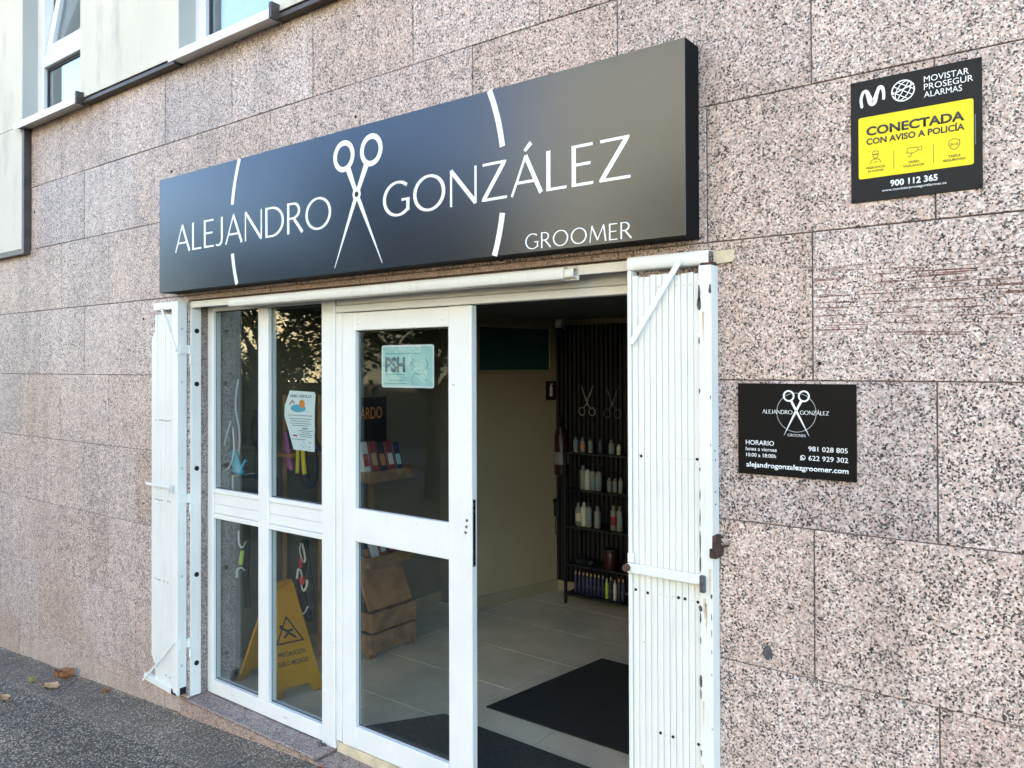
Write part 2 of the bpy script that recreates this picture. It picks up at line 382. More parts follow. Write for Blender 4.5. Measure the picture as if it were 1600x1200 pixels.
def tag(o, label=None, cat=None, group=None, kind=None):
    if label: o['label'] = label
    if cat: o['category'] = cat
    if group: o['group'] = group
    if kind: o['kind'] = kind
    return o
def thing(name, label, cat, loc=(0, 0, 0), group=None):
    o = bpy.data.objects.new(name, None); o.empty_display_size = .1; C.objects.link(o); o.location = loc
    return tag(o, label, cat, group)
def box(name, m, parent, x0, x1, y0, y1, z0, z1, bevel=.002):
    return MB().box(x0, x1, y0, y1, z0, z1).build(name, m, parent, bevel)
ORD = ['first', 'second', 'third', 'fourth', 'fifth', 'sixth', 'seventh', 'eighth', 'ninth', 'tenth', 'eleventh', 'twelfth', 'thirteenth', 'fourteenth']

def text(name, s, material, parent, x0, x1, z0, cap, y, bold=0., thick=.0006, align=None):
    """built-in font, fitted to the width x0..x1 and the capital height cap"""
    cu = bpy.data.curves.new(name, 'FONT'); cu.body = s; cu.size = 1.; cu.offset = bold; cu.resolution_u = 3
    o = bpy.data.objects.new(name, cu); C.objects.link(o)
    me = bpy.data.meshes.new_from_object(o); bpy.data.objects.remove(o); bpy.data.curves.remove(cu)
    xs = [v.co.x for v in me.vertices]; a, b = min(xs), max(xs)
    r = parent; off = Vector((0, 0, 0))
    while r is not None: off = off+r.location; r = r.parent
    kx = (x1-x0)/(b-a); kz = cap/.69
    for v in me.vertices:
        v.co = Vector((x0+(v.co.x-a)*kx, y, z0+v.co.y*kz))-off
    bm = bmesh.new(); bm.from_mesh(me)
    bmesh.ops.recalc_face_normals(bm, faces=bm.faces)
    ext = bmesh.ops.extrude_face_region(bm, geom=list(bm.faces))
    for v in [e for e in ext['geom'] if isinstance(e, bmesh.types.BMVert)]: v.co.y += thick
    bmesh.ops.recalc_face_normals(bm, faces=bm.faces)
    bm.to_mesh(me); bm.free()
    me.materials.clear(); me.materials.append(M[material])
    o = bpy.data.objects.new(name, me); o.parent = parent; C.objects.link(o)
    return o

# drawn capitals with thick and thin strokes (unit capital height)
def ell(cx, cz, rx, rz, a0, a1, n=24): return [(cx+rx*cos(R(a0+(a1-a0)*i/n)), cz+rz*sin(R(a0+(a1-a0)*i/n))) for i in range(n+1)]
def ew(a0, a1, t, k, n=24): return [t+(k-t)*abs(cos(R(a0+(a1-a0)*i/n)))**1.3 for i in range(n+1)]
T, K = .062, .108
GL = {
 'A': (.76, [([(.02, 0), (.37, 1)], T), ([(.36, 1), (.74, 0)], K), ([(.14, .33), (.60, .33)], T)]),
 'L': (.50, [([(.07, 0), (.07, 1)], K), ([(.07, .035), (.49, .035)], T)]),
 'E': (.52, [([(.07, 0), (.07, 1)], K), ([(.07, .035), (.50, .035)], T), ([(.07, .52), (.44, .52)], T), ([(.07, .965), (.49, .965)], T)]),
 'J': (.36, [([(.28, 1), (.28, .25), (.26, .13), (.20, .05), (.11, .02), (.0, .05)], [K, K, K*.95, K*.8, T, T])]),
 'N': (.80, [([(.06, 0), (.06, 1)], T), ([(.06, .98), (.74, .02)], K), ([(.74, 0), (.74, 1)], T)]),
 'D': (.80, [([(.07, 0), (.07, 1)], K), ([(.07, .965), (.25, .965)]+ell(.28, .5, .46, .465, 88, -88)[0:]+[(.25, .035), (.07, .035)], [T, T]+ew(88, -88, T, K)+[T, T])]),
 'R': (.64, [([(.07, 0), (.07, 1)], K), ([(.07, .965), (.24, .965)]+ell(.25, .73, .24, .235, 88, -88)+[(.24, .495), (.07, .495)], [T, T]+ew(88, -88, T, K)+[T, T]), ([(.27, .5), (.62, .01)], K)]),
 'O': (.98, [(ell(.48, .5, .43, .475, 0, 360, 40)[:-1], ew(0, 360, T, K, 40)[:-1], True)]),
 'G': (.88, [(ell(.48, .5, .43, .475, 48, 322, 34), ew(48, 322, T, K, 34)), ([(.80, .12), (.80, .45)], K), ([(.60, .45), (.855, .45)], T)]),
 'Z': (.70, [([(.05, .965), (.66, .965)], T), ([(.61, .95), (.08, .05)], K), ([(.03, .035), (.68, .035)], T)]),
 'M': (.98, [([(.03, 0), (.15, 1)], T), ([(.14, 1), (.48, .1)], K), ([(.47, .1), (.82, 1)], T), ([(.82, 1), (.94, 0)], K)]),
}
GL['Á'] = (GL['A'][0], GL['A'][1]+[([(.34, 1.12), (.50, 1.30)], [K*.7, K])])
def drawn(word, x0, x1, z0, cap, y, parent, material, name, gap=.10, bold=1., thick=.001):
    tot = sum(GL[c][0] for c in word)+gap*(len(word)-1); kx = (x1-x0)/tot; mb = MB(); x = x0; k = 0
    for c in word:
        for st in GL[c][1]:
            pts = [(x+a*kx, z0+b*cap) for a, b in st[0]]
            wd = [q*cap*bold for q in st[1]] if isinstance(st[1], list) else st[1]*cap*bold
            mb.ribbon(pts, wd, y+k*.00003, y+thick, len(st) > 2); k += 1
        x += (GL[c][0]+gap)*kx
    return mb.build(name, material, parent)

# ================================================================== THE SETTING: ground
def gz(x): return max(-.62, min(.10, .007+.063*x))-.0           # pavement climbs to the right along the wall
def sheet(name, xs, ys, zf, m, kind='structure', thick=None):
    mb = MB(); nx = len(xs); ny = len(ys)
    v = [(x, y, zf(x, y)) for y in ys for x in xs]
    f = [(j*nx+i, j*nx+i+1, (j+1)*nx+i+1, (j+1)*nx+i) for j in range(ny-1) for i in range(nx-1)]
    mb.poly(v, f)
    o = mb.build(name, m); return tag(o, kind=kind)
def lin(a, b, n): return [a+(b-a)*i/n for i in range(n+1)]
XS = [-400, -60]+lin(-30, 10, 80)+[60, 400]
sheet('ground', [-900, -60, -30, -12, 0, 10, 60, 900], [-900, -60, -24, -13.2, -3.3, 20, 900], lambda x, y: gz(x)-.16, 'earth')
sheet('road', XS, [-11.0, -7, -3.45], lambda x, y: gz(x)-.135, 'road')
sheet('pavement', XS, lin(-3.3, .03, 8), lambda x, y: gz(x), 'sidewalk')
sheet('far_pavement', XS, [-14.5, -11.15], lambda x, y: gz(x)-.01, 'road')
for nm, ya, yb in (('kerb', -3.45, -3.3), ('kerb', -11.15, -11.0)):
    mb = MB(); X = lin(-30, 10, 40)
    v = []; f = []
    for i, x in enumerate(X):
        v += [(x, ya, gz(x)-.15), (x, yb, gz(x)-.15), (x, yb, gz(x)+.004), (x, ya, gz(x)+.004)]
    for i in range(len(X)-1):
        for k in range(4): f.append((4*i+k, 4*i+(k+1) % 4, 4*i+4+(k+1) % 4, 4*i+4+k))
    mb.poly(v, f); tag(mb.build(nm, 'cement'), kind='structure')
# lighter cement fillet along the foot of the wall, with a ragged outer edge
mb = MB(); X = lin(-14, 2, 320); v = []; f = []
rng = random.Random(3); e = .0
for i, x in enumerate(X):
    e = e*.8+rng.uniform(-.010, .010)
    yo = -.30-e-.012*sin(x*1.3)
    v += [(x, yo, gz(x)+.0005), (x, yo+.02, gz(x)+.005), (x, -.06, gz(x)+.009), (x, .02, gz(x)+.012)]
for i in range(len(X)-1):
    for k in range(3): f.append((4*i+k, 4*i+4+k, 4*i+5+k, 4*i+1+k))
mb.poly(v, f); tag(mb.build('cement_strip', 'cement'), kind='structure')
# mortar bead where wall and pavement meet
mb = MB(); rng = random.Random(5); p = []
X = lin(-12, -4.17, 160)
mb.tube([(x, -.004+rng.uniform(-.002, .002), gz(x)+.012+rng.uniform(-.003, .003)) for x in X], [.008+rng.uniform(-.003, .004) for x in X], 5)
tag(mb.build('mortar_bead', 'cement'), kind='structure')
# cracks in the cement strip
mb = MB(); rng = random.Random(12)
for cx, dirx in ((-5.05, .10), (-5.62, -.06), (-6.2, .04), (-4.72, -.15), (-5.35, .12), (-3.35, .05)):
    pts = [(cx, -.02)]
    for k in range(7): pts.append((pts[-1][0]+dirx*.22+rng.uniform(-.02, .02), pts[-1][1]-.035))
    for a, b in zip(pts, pts[1:]):
        h = gz(a[0])+.0125; wd = rng.uniform(.002, .0045)
        mb.poly([(a[0]-wd, a[1], h), (a[0]+wd, a[1], h), (b[0]+wd, b[1], gz(b[0])+.011), (b[0]-wd, b[1], gz(b[0])+.011)], [(0, 1, 2, 3)])
tag(mb.build('pavement_cracks', 'chip'), kind='structure')

# ================================================================== the building
OX0, OX1, OZ1 = -4.10, -1.31, 2.066            # opening
H0, HC, PW = 1.6535, .4433, .660
B = thing('street_building', 'pink granite clad ground floor with white plastered upper storey', 'building', (-2.7, .1, -.3))
mb = MB()                                     # masonry behind the slabs
mb.box(-48, OX0-.02, .006, .32, -1, 3.44).box(OX1+.02, 9, .006, .32, -1, 3.44).box(OX0-.02, OX1+.02, .008, .32, OZ1+.014, 3.439)
mb.build('masonry', 'mortar', B)
meshes = {}
def slab(x0, x1, z0, z1, m='granite'):
    w_, h_ = round(x1-x0, 3), round(z1-z0, 3)
    key = (w_, h_, m)
    if key not in meshes:
        meshes[key] = MB().box(-w_/2, w_/2, -.016, .016, -h_/2, h_/2).mesh('slab', m, bevel=.0018)
    o = bpy.data.objects.new('slab', meshes[key]); C.objects.link(o); o.parent = B
    o.location = Vector(((x0+x1)/2, .016+random.uniform(-.0016, .0016), (z0+z1)/2))-B.location
    o.rotation_euler = (R(random.uniform(-.16, .16)), R(random.uniform(-.05, .05)), R(random.uniform(-.16, .16)))
G = .0019
for k in range(-5, 4):
    z0, z1 = H0+k*HC, H0+(k+1)*HC
    if k == 3: z1 = 3.424
    off = -.710 if k % 2 == 0 else -.381
    i0 = -14
    for i in range(i0, 4):
        a, b = off+i*PW, off+(i+1)*PW
        if k >= 2:
            if b <= -6.14: continue
            a = max(a, -6.14)
        m = 'granite_scraped' if (k == 0 and a > -.8) else 'granite'
        zt = z0
        segs = [(a, b, z0, z1)]
        if z0 < OZ1:
            segs = []
            if a < OX0: segs.append((a, min(b, OX0), z0, z1))
            if b > OX1: segs.append((max(a, OX1), b, z0, z1))
            if z1 > OZ1 and a < OX1 and b > OX0 and z1-OZ1 > .012:
                segs.append((max(a, OX0), min(b, OX1), OZ1+.004, z1))
        for s in segs:
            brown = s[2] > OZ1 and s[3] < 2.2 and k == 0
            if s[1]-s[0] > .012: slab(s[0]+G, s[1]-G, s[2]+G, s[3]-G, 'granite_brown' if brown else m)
# granite lining of the opening: left and right reveal, lintel soffit
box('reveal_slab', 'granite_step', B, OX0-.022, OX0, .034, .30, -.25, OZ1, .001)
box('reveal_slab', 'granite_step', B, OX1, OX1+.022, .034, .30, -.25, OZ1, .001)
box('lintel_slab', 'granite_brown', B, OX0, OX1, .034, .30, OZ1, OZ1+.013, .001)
# plaster above, with two window openings
PY0, PY1, PZ = -.042, .30, 3.435
WA = (-6.19, -5.30); WB = (-4.13, -3.27); WZ1 = 4.95
mb = MB().box(-48, WA[0], PY0, PY1, PZ, 9.5).box(WA[1], WB[0], PY0, PY1, PZ, 9.5).box(WB[1], 9, PY0, PY1, PZ, 9.5)
mb.box(WA[0], WA[1], PY0, PY1, WZ1, 9.5).box(WB[0], WB[1], PY0, PY1, WZ1, 9.5)
mb.build('plaster_wall', 'plaster', B)
mb = MB().box(-48, -6.185, PY0, .005, 2.545, PZ-.002); mb.build('plaster_panel', 'plaster', B, .003)
mb = MB().box(-6.183, -6.145, -.046, .03, 2.508, PZ-.035).box(-48, -6.183, -.044, .0, 2.508, 2.543)
mb.build('panel_trim', 'brown_metal', B, .002)
# drip strip under the plaster, interrupted by the sills
for a, b in ((WA[1]+.05, WB[0]-.02), (WB[1]+.03, 9)):
    mb = MB().box(a, b, -.030, .02, 3.424, 3.433).box(a, b, -.052, .0, 3.392, 3.414); mb.build('drip_strip', 'brown_metal', B, .0015)
for wx, tilt in ((WA, True), (WB, False)):
    x0, x1 = wx
    W_ = MB().box(x0, x0+.10, .06, .13, PZ+.02, WZ1).box(x1-.05, x1, .06, .13, PZ+.02, WZ1).box(x0+.1, x1-.05, .06, .13, PZ+.02, PZ+.075).box(x0+.1, x1-.05, .06, .13, WZ1-.08, WZ1)
    if tilt: W_.box(x0+.1, x1-.05, .058, .132, 3.845, 3.93)
    win = W_.build('window', 'white_pvc', B, .004)
    MB().box(x0-.035, x1+.035, -.085, .062, 3.405, PZ-.001).box(x0-.03, x1+.03, -.088, -.082, 3.388, PZ+.002).build('window_sill', 'white_alu', win, .002)
    MB().box(x1+.03, x1+.052, -.09, -.03, 3.388, 3.465).build('sill_end_cap', 'brown_metal', win, .001)
    top = 3.845 if tilt else WZ1-.08
    MB().box(x0+.1, x1-.05, .092, .098, PZ+.075, top).build('pane', 'glass_window', win)
    MB().box(x0+.1, x1-.05, .085, .0905, top-.018, top).box(x0+.1, x0+.115, .085, .0905, PZ+.075, top-.018).build('gasket', 'gasket', win)
    mb = MB()                                  # curtain in folds behind the pane
    n = 60; xs = lin(x0+.1, x1-.05, n)
    v = [(x, .19+.012*sin(i*.9), PZ+.03) for i, x in enumerate(xs)]+[(x, .19+.012*sin(i*.9), WZ1) for i, x in enumerate(xs)]
    mb.poly(v, [(i, i+1, n+2+i, n+1+i) for i in range(n)]); mb.build('curtain', 'curtain', win)
    MB().box(x0+.0005, x0+.004, PY0+.004, .0595, PZ+.0005, WZ1-.001).box(x0+.003, x1-.003, .26, .29, PZ+.003, WZ1-.003).build('window_reveal', 'plaster_reveal', win)
    if tilt:                                   # tilted sash, hinged at its foot, leaning inwards
        lean = R(9); zb = 3.935
        def sp(x, t, d): return (x, .07+sin(lean)*t+cos(lean)*d, zb+cos(lean)*t-sin(lean)*d)
        def sbar(mb, xa, xb, ta, tb, d0=0., d1=.06):
            mb.poly([sp(xa, ta, d0), sp(xb, ta, d0), sp(xb, ta, d1), sp(xa, ta, d1), sp(xa, tb, d0), sp(xb, tb, d0), sp(xb, tb, d1), sp(xa, tb, d1)],
                    [(0, 3, 2, 1), (4, 5, 6, 7), (0, 1, 5, 4), (1, 2, 6, 5), (2, 3, 7, 6), (3, 0, 4, 7)])
        mb = MB(); xa, xb = x0+.105, x1-.055
        sbar(mb, xa, xa+.075, 0, .9); sbar(mb, xb-.075, xb, 0, .9); sbar(mb, xa+.075, xb-.075, 0, .075); sbar(mb, xa+.075, xb-.075, .83, .9)
        mb.build('tilted_sash', 'white_pvc', win, .003)
        mb = MB(); sbar(mb, xa+.075, xb-.075, .075, .83, .028, .034); mb.build('sash_pane', 'glass_window', win)
# shell of the building, so that the sun behind it stays behind it
mb = MB().box(-48, 9, PY1, 10, 9.3, 9.6).box(-48.2, -48, .0, 10, -1, 9.6).box(9, 9.2, .0, 10, -1, 9.6).box(-48, 9, 10, 10.2, -1, 9.6).box(-48, 9, .32, 10, 3.0, 3.2)
mb.build('shell', 'house_grey', B)
# drill holes and the filled hole
for x, z, r, m in ((-2.718, 2.829, .008, 'felt_black'), (-4.273, 2.817, .008, 'felt_black'), (-6.084, 2.804, .007, 'felt_black'), (-4.58, 1.985, .008, 'felt_black'), (-.69, 1.705, .006, 'felt_black')):
    MB().disc((x, -.0025, z), r, (0, 1, 0), .004, 10).build('drill_hole', m, B)
rng = random.Random(9)
MB().xz([(-.850+(.018+rng.uniform(-.003, .003))*cos(a)*.8, .817+(.022+rng.uniform(-.004, .004))*sin(a)) for a in [2*pi*i/14 for i in range(14)]], -.0026, .01).build('filled_hole', 'chip', B)

# step and landing
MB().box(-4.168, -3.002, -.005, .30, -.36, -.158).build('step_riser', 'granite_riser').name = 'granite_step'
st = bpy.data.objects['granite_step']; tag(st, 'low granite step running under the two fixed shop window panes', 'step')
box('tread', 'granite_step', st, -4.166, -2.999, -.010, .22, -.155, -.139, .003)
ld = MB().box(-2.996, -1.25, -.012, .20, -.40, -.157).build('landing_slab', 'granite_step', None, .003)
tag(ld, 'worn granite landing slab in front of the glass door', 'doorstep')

# ================================================================== interior
RM = thing('shop_room', 'dim shop interior with cream walls seen through the open doorway', 'room', (-2.6, 1.6, -.14))
FZ = -.14
box('floor_bed', 'grout', RM, -4.25, -.7, .165, 3.1, FZ-.06, FZ-.004, 0)
tm = MB().box(-.247, .247, -.247, .247, -.006, 0).mesh('floor_tile', 'tile', bevel=.0012)
for i in range(8):
    for j in range(6):
        o = bpy.data.objects.new('floor_tile', tm); C.objects.link(o); o.parent = RM
        o.location = Vector((-4.0+i*.5, .415+j*.5, FZ))-RM.location
        if o.location.x+RM.location.x > -.6: bpy.data.objects.remove(o)
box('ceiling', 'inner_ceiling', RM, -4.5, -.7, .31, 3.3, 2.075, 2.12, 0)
box('side_wall', 'inner_wall_shaded', RM, -4.30, -4.20, .3, 2.2, FZ-.02, 2.075, 0)
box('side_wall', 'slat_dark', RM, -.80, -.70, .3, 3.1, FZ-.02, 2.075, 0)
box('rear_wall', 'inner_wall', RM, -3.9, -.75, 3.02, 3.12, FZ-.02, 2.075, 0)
A_, B_ = Vector((-3.87, 2.18, 0)), Vector((-3.655, 3.02, 0)); dv = (B_-A_).normalized(); nv = Vector((dv.y, -dv.x, 0))
def ang(t, d, z): q = A_+dv*t+nv*d; return (q.x, q.y, z)
def abox(mb, t0, t1, d0, d1, z0, z1):
    return mb.poly([ang(t0, d0, z0), ang(t1, d0, z0), ang(t1, d1, z0), ang(t0, d1, z0), ang(t0, d0, z1), ang(t1, d0, z1), ang(t1, d1, z1), ang(t0, d1, z1)],
                   [(0, 3, 2, 1), (4, 5, 6, 7), (0, 1, 5, 4), (1, 2, 6, 5), (2, 3, 7, 6), (3, 0, 4, 7)])
Lw = (B_-A_).length
abox(MB(), 0, Lw, -.1, 0, FZ-.02, 2.075).build('partition_wall', 'inner_wall', RM)
MB().box(-4.2, -3.872, 2.18, 2.28, FZ-.02, 2.075).build('partition_wall', 'inner_wall_shaded', RM)
abox(MB(), 0.002, Lw, .0, .012, FZ, FZ+.085).build('skirting', 'skirting', RM, .001)
MB().box(-4.198, -4.188, .32, 2.18, FZ, FZ+.085).build('skirting', 'skirting', RM)
MB().box(-3.645, -.81, 3.006, 3.02, FZ, FZ+.085).build('skirting', 'skirting', RM)
tw = abox(MB(), .03, Lw-.03, .0, .02, 1.64, 1.67); abox(tw, .03, Lw-.03, .0, .02, 2.0, 2.035); abox(tw, .03, .06, .0, .02, 1.67, 2.0); abox(tw, Lw-.10, Lw-.03, .0, .02, 1.67, 2.0)
tw = tw.build('transom_frame', 'skirting', RM, .002)
abox(MB(), .06, Lw-.10, .002, .008, 1.67, 2.0).build('transom_pane', 'teal_glass', tw)
# dark slatted feature wall at the back
box('felt_backing', 'felt_black', RM, -3.645, -.82, 2.995, 3.019, -.05, 2.03, 0)
sm = MB().box(-.012, .012, -.010, .010, -1.04, 1.04).mesh('wall_slat', 'slat_dark', bevel=.001)
for i in range(64):
    o = bpy.data.objects.new('wall_slat', sm); C.objects.link(o); o.parent = RM
    o.location = Vector((-3.625+i*.042, 2.985, .99))-RM.location

def at3(x, z, y): k = (2.42+y)/5.42; return x*k, 1.7+(z-1.7)*k
# mats
def floormat(name, pts, m, label):
    o = MB().prism([(x, y, FZ+.001) for x, y in pts], None, (0, 0, .008)).build(name, m, None, .002); return tag(o, label, 'mat')
floormat('floor_mat', [(-2.70, .90), (-1.30, .90), (-1.30, 1.88), (-2.56, 1.88)], 'mat_fibre', 'large black ribbed mat on the tiles beyond the doorway')
floormat('entrance_mat', [(-3.06, .33), (-1.36, .33), (-1.36, .67), (-2.82, .70)], 'mat_brown', 'dark brown mat just inside the threshold behind the glass door')
# shelving with bottles
SY = 2.82
sh = thing('shelf_rack', 'black metal shelf rack of grooming products against the dark slatted wall', 'shelf', (-2.9, SY, FZ))
sx0, sx1 = -3.40, -2.2
for x in (sx0, sx1-.02):
    for y in (2.72, 2.93): box('upright', 'black_plastic', sh, x, x+.02, y, y+.02, FZ, 1.05, .001)
SZ = [at3(0, q, SY)[1] for q in (1.01, .715, .42, .12, -.12)]
for z in SZ: box('shelf_board', 'black_plastic', sh, sx0, sx1, 2.72, 2.95, z-.014, z, .001)
def bottle(x, z, h, r, m, label, pump=False, band=None, cap='bottle_white', y=SY-.03, group='bottles on the shelf rack'):
    t = thing('bottle', label, 'bottle', (x, y, z), group)
    bh = h*.72 if pump else h*.86
    MB().lathe((x, y, z), [(r*.9, 0), (r, .006), (r, bh*.86), (r*.75, bh*.95), (r*.42, bh)], 12).build('body', m, t, 0, True)
    if pump:
        MB().lathe((x, y, z+bh), [(r*.4, 0), (r*.4, .012), (r*.14, .016), (r*.14, h*.22)], 8).box(x-r*.15, x+r*.9, y-.004, y+.004, z+h*.95, z+h).build('pump', cap, t)
    else: MB().lathe((x, y, z+bh), [(r*.5, 0), (r*.5, h*.13), (r*.3, h*.14)], 10).build('cap', cap, t)
    if band: MB().lathe((x, y, z+bh*.25), [(r*1.012, 0), (r*1.012, bh*.4)], 12).build('wrapper', band, t)
rows = [  # shelf index, word, list of (x on the rear plane, height, radius, material, pump, band)
 (0, 'top', [(-3.444, .12, .020, 'bottle_white', 0, 'print_grey'), (-3.378, .115, .020, 'bottle_white', 0, 'label_orange'), (-3.305, .115, .020, 'bottle_white', 0, 'print_grey'), (-3.215, .11, .022, 'bottle_navy', 0, None), (-3.115, .11, .022, 'bottle_white', 0, 'print_grey'), (-3.05, .08, .016, 'bottle_cream', 0, None)]),
 (1, 'second', [(-3.375, .19, .026, 'bottle_white', 0, None), (-3.335, .22, .022, 'bottle_cream', 1, None), (-3.285, .21, .023, 'bottle_white', 1, 'print_grey'), (-3.232, .21, .024, 'bottle_white', 1, 'print_grey'), (-3.135, .11, .018, 'bottle_white', 0, 'print_grey'), (-3.085, .11, .018, 'bottle_white', 0, 'print_grey'), (-3.035, .12, .018, 'bottle_white', 0, 'print_grey')]),
 (2, 'third', [(-3.42, .18, .025, 'bottle_white', 0, 'bottle_cream'), (-3.37, .19, .024, 'bottle_cream', 0, None), (-3.325, .19, .024, 'bottle_white', 0, 'print_grey'), (-3.245, .17, .024, 'bottle_white', 0, 'print_grey'), (-3.10, .19, .023, 'bottle_white', 0, 'label_red'), (-3.045, .19, .022, 'bottle_white', 0, 'print_grey')]),
]
for si, wd, L in rows:
    for i, (x, h, r, m, pu, bd) in enumerate(L):
        xx = at3(x, 0, SY)[0]
        kindw = {'bottle_white': 'white', 'bottle_navy': 'dark', 'bottle_cream': 'cream'}[m]
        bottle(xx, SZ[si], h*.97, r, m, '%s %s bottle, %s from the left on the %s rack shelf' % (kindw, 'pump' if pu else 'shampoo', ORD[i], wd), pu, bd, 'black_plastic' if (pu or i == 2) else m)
for i in range(13):
    x = -3.45+i*.036
    m, cp = ('lime', 'bottle_cream') if i == 8 else (('bottle_cream', 'bottle_white') if i == 10 else ('bottle_navy', 'cap_tan'))
    bottle(at3(x, 0, SY)[0], SZ[4], .165 if i not in (8, 10) else .15, .0125, m, '%s slim bottle, %s from the left on the lowest rack shelf' % ({'lime': 'lime green', 'bottle_cream': 'cream', 'bottle_navy': 'navy'}[m], ORD[i] if i < 12 else 'thirteenth'), False, None, cp, group='slim bottles on the lowest shelf')
# small tin on the fourth shelf
x = at3(-3.12, 0, SY)[0]
tn = thing('product_tin', 'dark red tin with black lid on the fourth rack shelf', 'tin', (x, SY-.04, SZ[3]))
MB().lathe((x, SY-.04, SZ[3]), [(.05, 0), (.052, .004), (.052, .125), (.05, .13)], 16).build('body', 'red_paint', tn, 0, True)
MB().lathe((x, SY-.04, SZ[3]+.131), [(.048, 0), (.05, .003), (.05, .02), (.045, .024)], 16).build('lid', 'black_plastic', tn)
x = at3(-3.36, 0, SY)[0]
tn = thing('grooming_clipper', 'dark grooming clipper lying on the fourth rack shelf', 'clipper', (x, SY-.04, SZ[3]))
MB().box(x-.07, x+.05, SY-.065, SY-.02, SZ[3], SZ[3]+.04).build('body', 'black_plastic', tn, .01)
MB().box(x+.05, x+.075, SY-.062, SY-.023, SZ[3]+.008, SZ[3]+.03).build('blade', 'steel', tn, .001)
# scissors hanging on the slatted wall
def wall_scissors(x, z, k, m, label, y=2.968):
    t = thing('wall_scissors', label, 'scissors', (x, y, z-.06*k), 'scissors hung on the slatted wall')
    for s in (-1, 1):
        mb = MB().ribbon([(x+s*.052*k, z+.13*k), (x+s*.026*k, z+.066*k), (x, z)], [.002*k, .012*k, .013*k], y+s*.001, y+s*.001+.004)
        mb.ribbon([(x, z), (x-s*.03*k, z-.045*k)], [.012*k, .008*k], y+s*.001, y+s*.001+.004)
        mb.build('blade', m, t)
        MB().ribbon(ell(x-s*.045*k, z-.068*k, .026*k, .03*k, 0, 360, 18)[:-1], .008*k, y+s*.001-.001, y+s*.001+.005, True).build('finger_ring', m, t)
    MB().disc((x, y-.002, z), .006*k, (0, 1, 0), .008, 10).build('screw', 'steel', t)
x, z = at3(-3.357, 1.405, 2.968); wall_scissors(x, z, 1.05, 'steel', 'bright steel scissors hung on the dark slatted wall, nearer the partition')
x, z = at3(-3.125, 1.40, 2.968); wall_scissors(x, z, 1.1, 'dull_steel', 'dull grey scissors hung on the slatted wall, beside the shutter')
# fire extinguisher and its sign on the partition, camera, wall phone
q = Vector(ang(Lw-.02, .075, 0))
ex = thing('fire_extinguisher', 'dark red fire extinguisher hung at the corner of the partition', 'extinguisher', (q.x, q.y, .80))
MB().lathe((q.x, q.y, .80), [(.045, 0), (.06, .012), (.062, .03), (.062, .33), (.05, .38), (.022, .405), (.02, .43)], 18).build('cylinder', 'red_paint', ex, 0, True)
MB().box(q.x-.015, q.x+.015, q.y-.05, q.y+.04, 1.235, 1.255).box(q.x-.012, q.x+.012, q.y-.06, q.y+.03, 1.27, 1.282).build('valve_handle', 'black_plastic', ex, .002)
MB().tube([(q.x, q.y-.03, 1.24), (q.x+.03, q.y-.07, 1.20), (q.x+.05, q.y-.06, 1.05), (q.x+.052, q.y-.045, .90)], .009, 7).build('hose', 'black_plastic', ex)
MB().lathe((q.x, q.y, .90), [(.0628, 0), (.0628, .10)], 18).build('wrapper', 'bottle_white', ex)
sg = abox(MB(), Lw-.13, Lw-.02, .002, .006, 1.42, 1.575).build('extinguisher_sign', 'red_paint')
tag(sg, 'small red fire extinguisher sign on the cream partition wall', 'sign')
def sgp(t, z): return ang(Lw-.13+t, .0065, z)
mb = MB()
for t0, t1, za, zb in ((.04, .07, 1.45, 1.53), (.047, .063, 1.53, 1.545), (.045, .08, 1.547, 1.554)):
    abox(mb, Lw-.13+t0, Lw-.13+t1, .006, .007, za, zb)
mb.build('pictogram', 'vinyl', sg)
x, z = at3(-3.60, 1.99, 2.93)
cc = thing('security_camera', 'small white security camera on the ceiling above the slatted wall', 'camera', (x, 2.9, 1.93))
MB().box(x-.03, x+.03, 2.88, 2.94, 1.99, 2.074).build('mount', 'white_pvc', cc, .006)
MB().lathe((x, 2.89, 1.945), [(.012, 0), (.03, .012), (.036, .035), (.034, .06)], 14).build('dome', 'black_plastic', cc, 0, True)
q = Vector(ang(Lw-.03, .03, 0))
ph = thing('wall_telephone', 'black wall telephone with hanging cord at the partition corner', 'telephone', (q.x, q.y, .45))
MB().box(q.x-.02, q.x+.035, q.y-.035, q.y+.03, .47, .61).build('body', 'black_plastic', ph, .006)
MB().box(q.x-.01, q.x+.075, q.y-.06, q.y-.03, .585, .615).build('handset', 'plate_grey', ph, .006)
MB().tube([(q.x+.01, q.y-.03, .47), (q.x+.0, q.y-.035, .40), (q.x+.012, q.y-.04, .33), (q.x+.03, q.y-.035, .31)], .004, 6).build('cord', 'black_plastic', ph)

# crate display seen through the door
dx0, dx1, dy0, dy1 = -4.12, -3.70, 1.0, 1.40
D = thing('crate_display', 'wooden crate display stand with product trays behind the glass door', 'display', (-3.9, 1.2, FZ))
def crate(mb, x0, x1, y0, y1, z0, z1, n=2):
    h = (z1-z0)/n; t = .012
    for i in range(n):
        a, b = z0+i*h+.004, z0+(i+1)*h-.004
        mb.box(x0, x1, y0, y0+t, a, b).box(x0, x1, y1-t, y1, a, b).box(x1-t, x1, y0+t, y1-t, a, b).box(x0, x0+t, y0+t, y1-t, a, b)
    for x in (x0+t, x1-t-.02):
        for y in (y0+t, y1-t-.02): mb.box(x, x+.02, y, y+.02, z0, z1)
    return mb.box(x0+t, x1-t, y0+t, y1-t, z0+.01, z0+.02)
for i in range(2): crate(MB(), dx0, dx1, dy0, dy1, FZ+.03+i*.135, FZ+.03+i*.135+.125, 1).build('crate', 'crate_wood', D, .001)
mb = MB()
for x in (dx0+.02, dx1-.07):
    for y in (dy0, dy1-.05): mb.box(x, x+.05, y, y+.05, FZ, FZ+.032)
mb.build('foot', 'crate_wood', D)
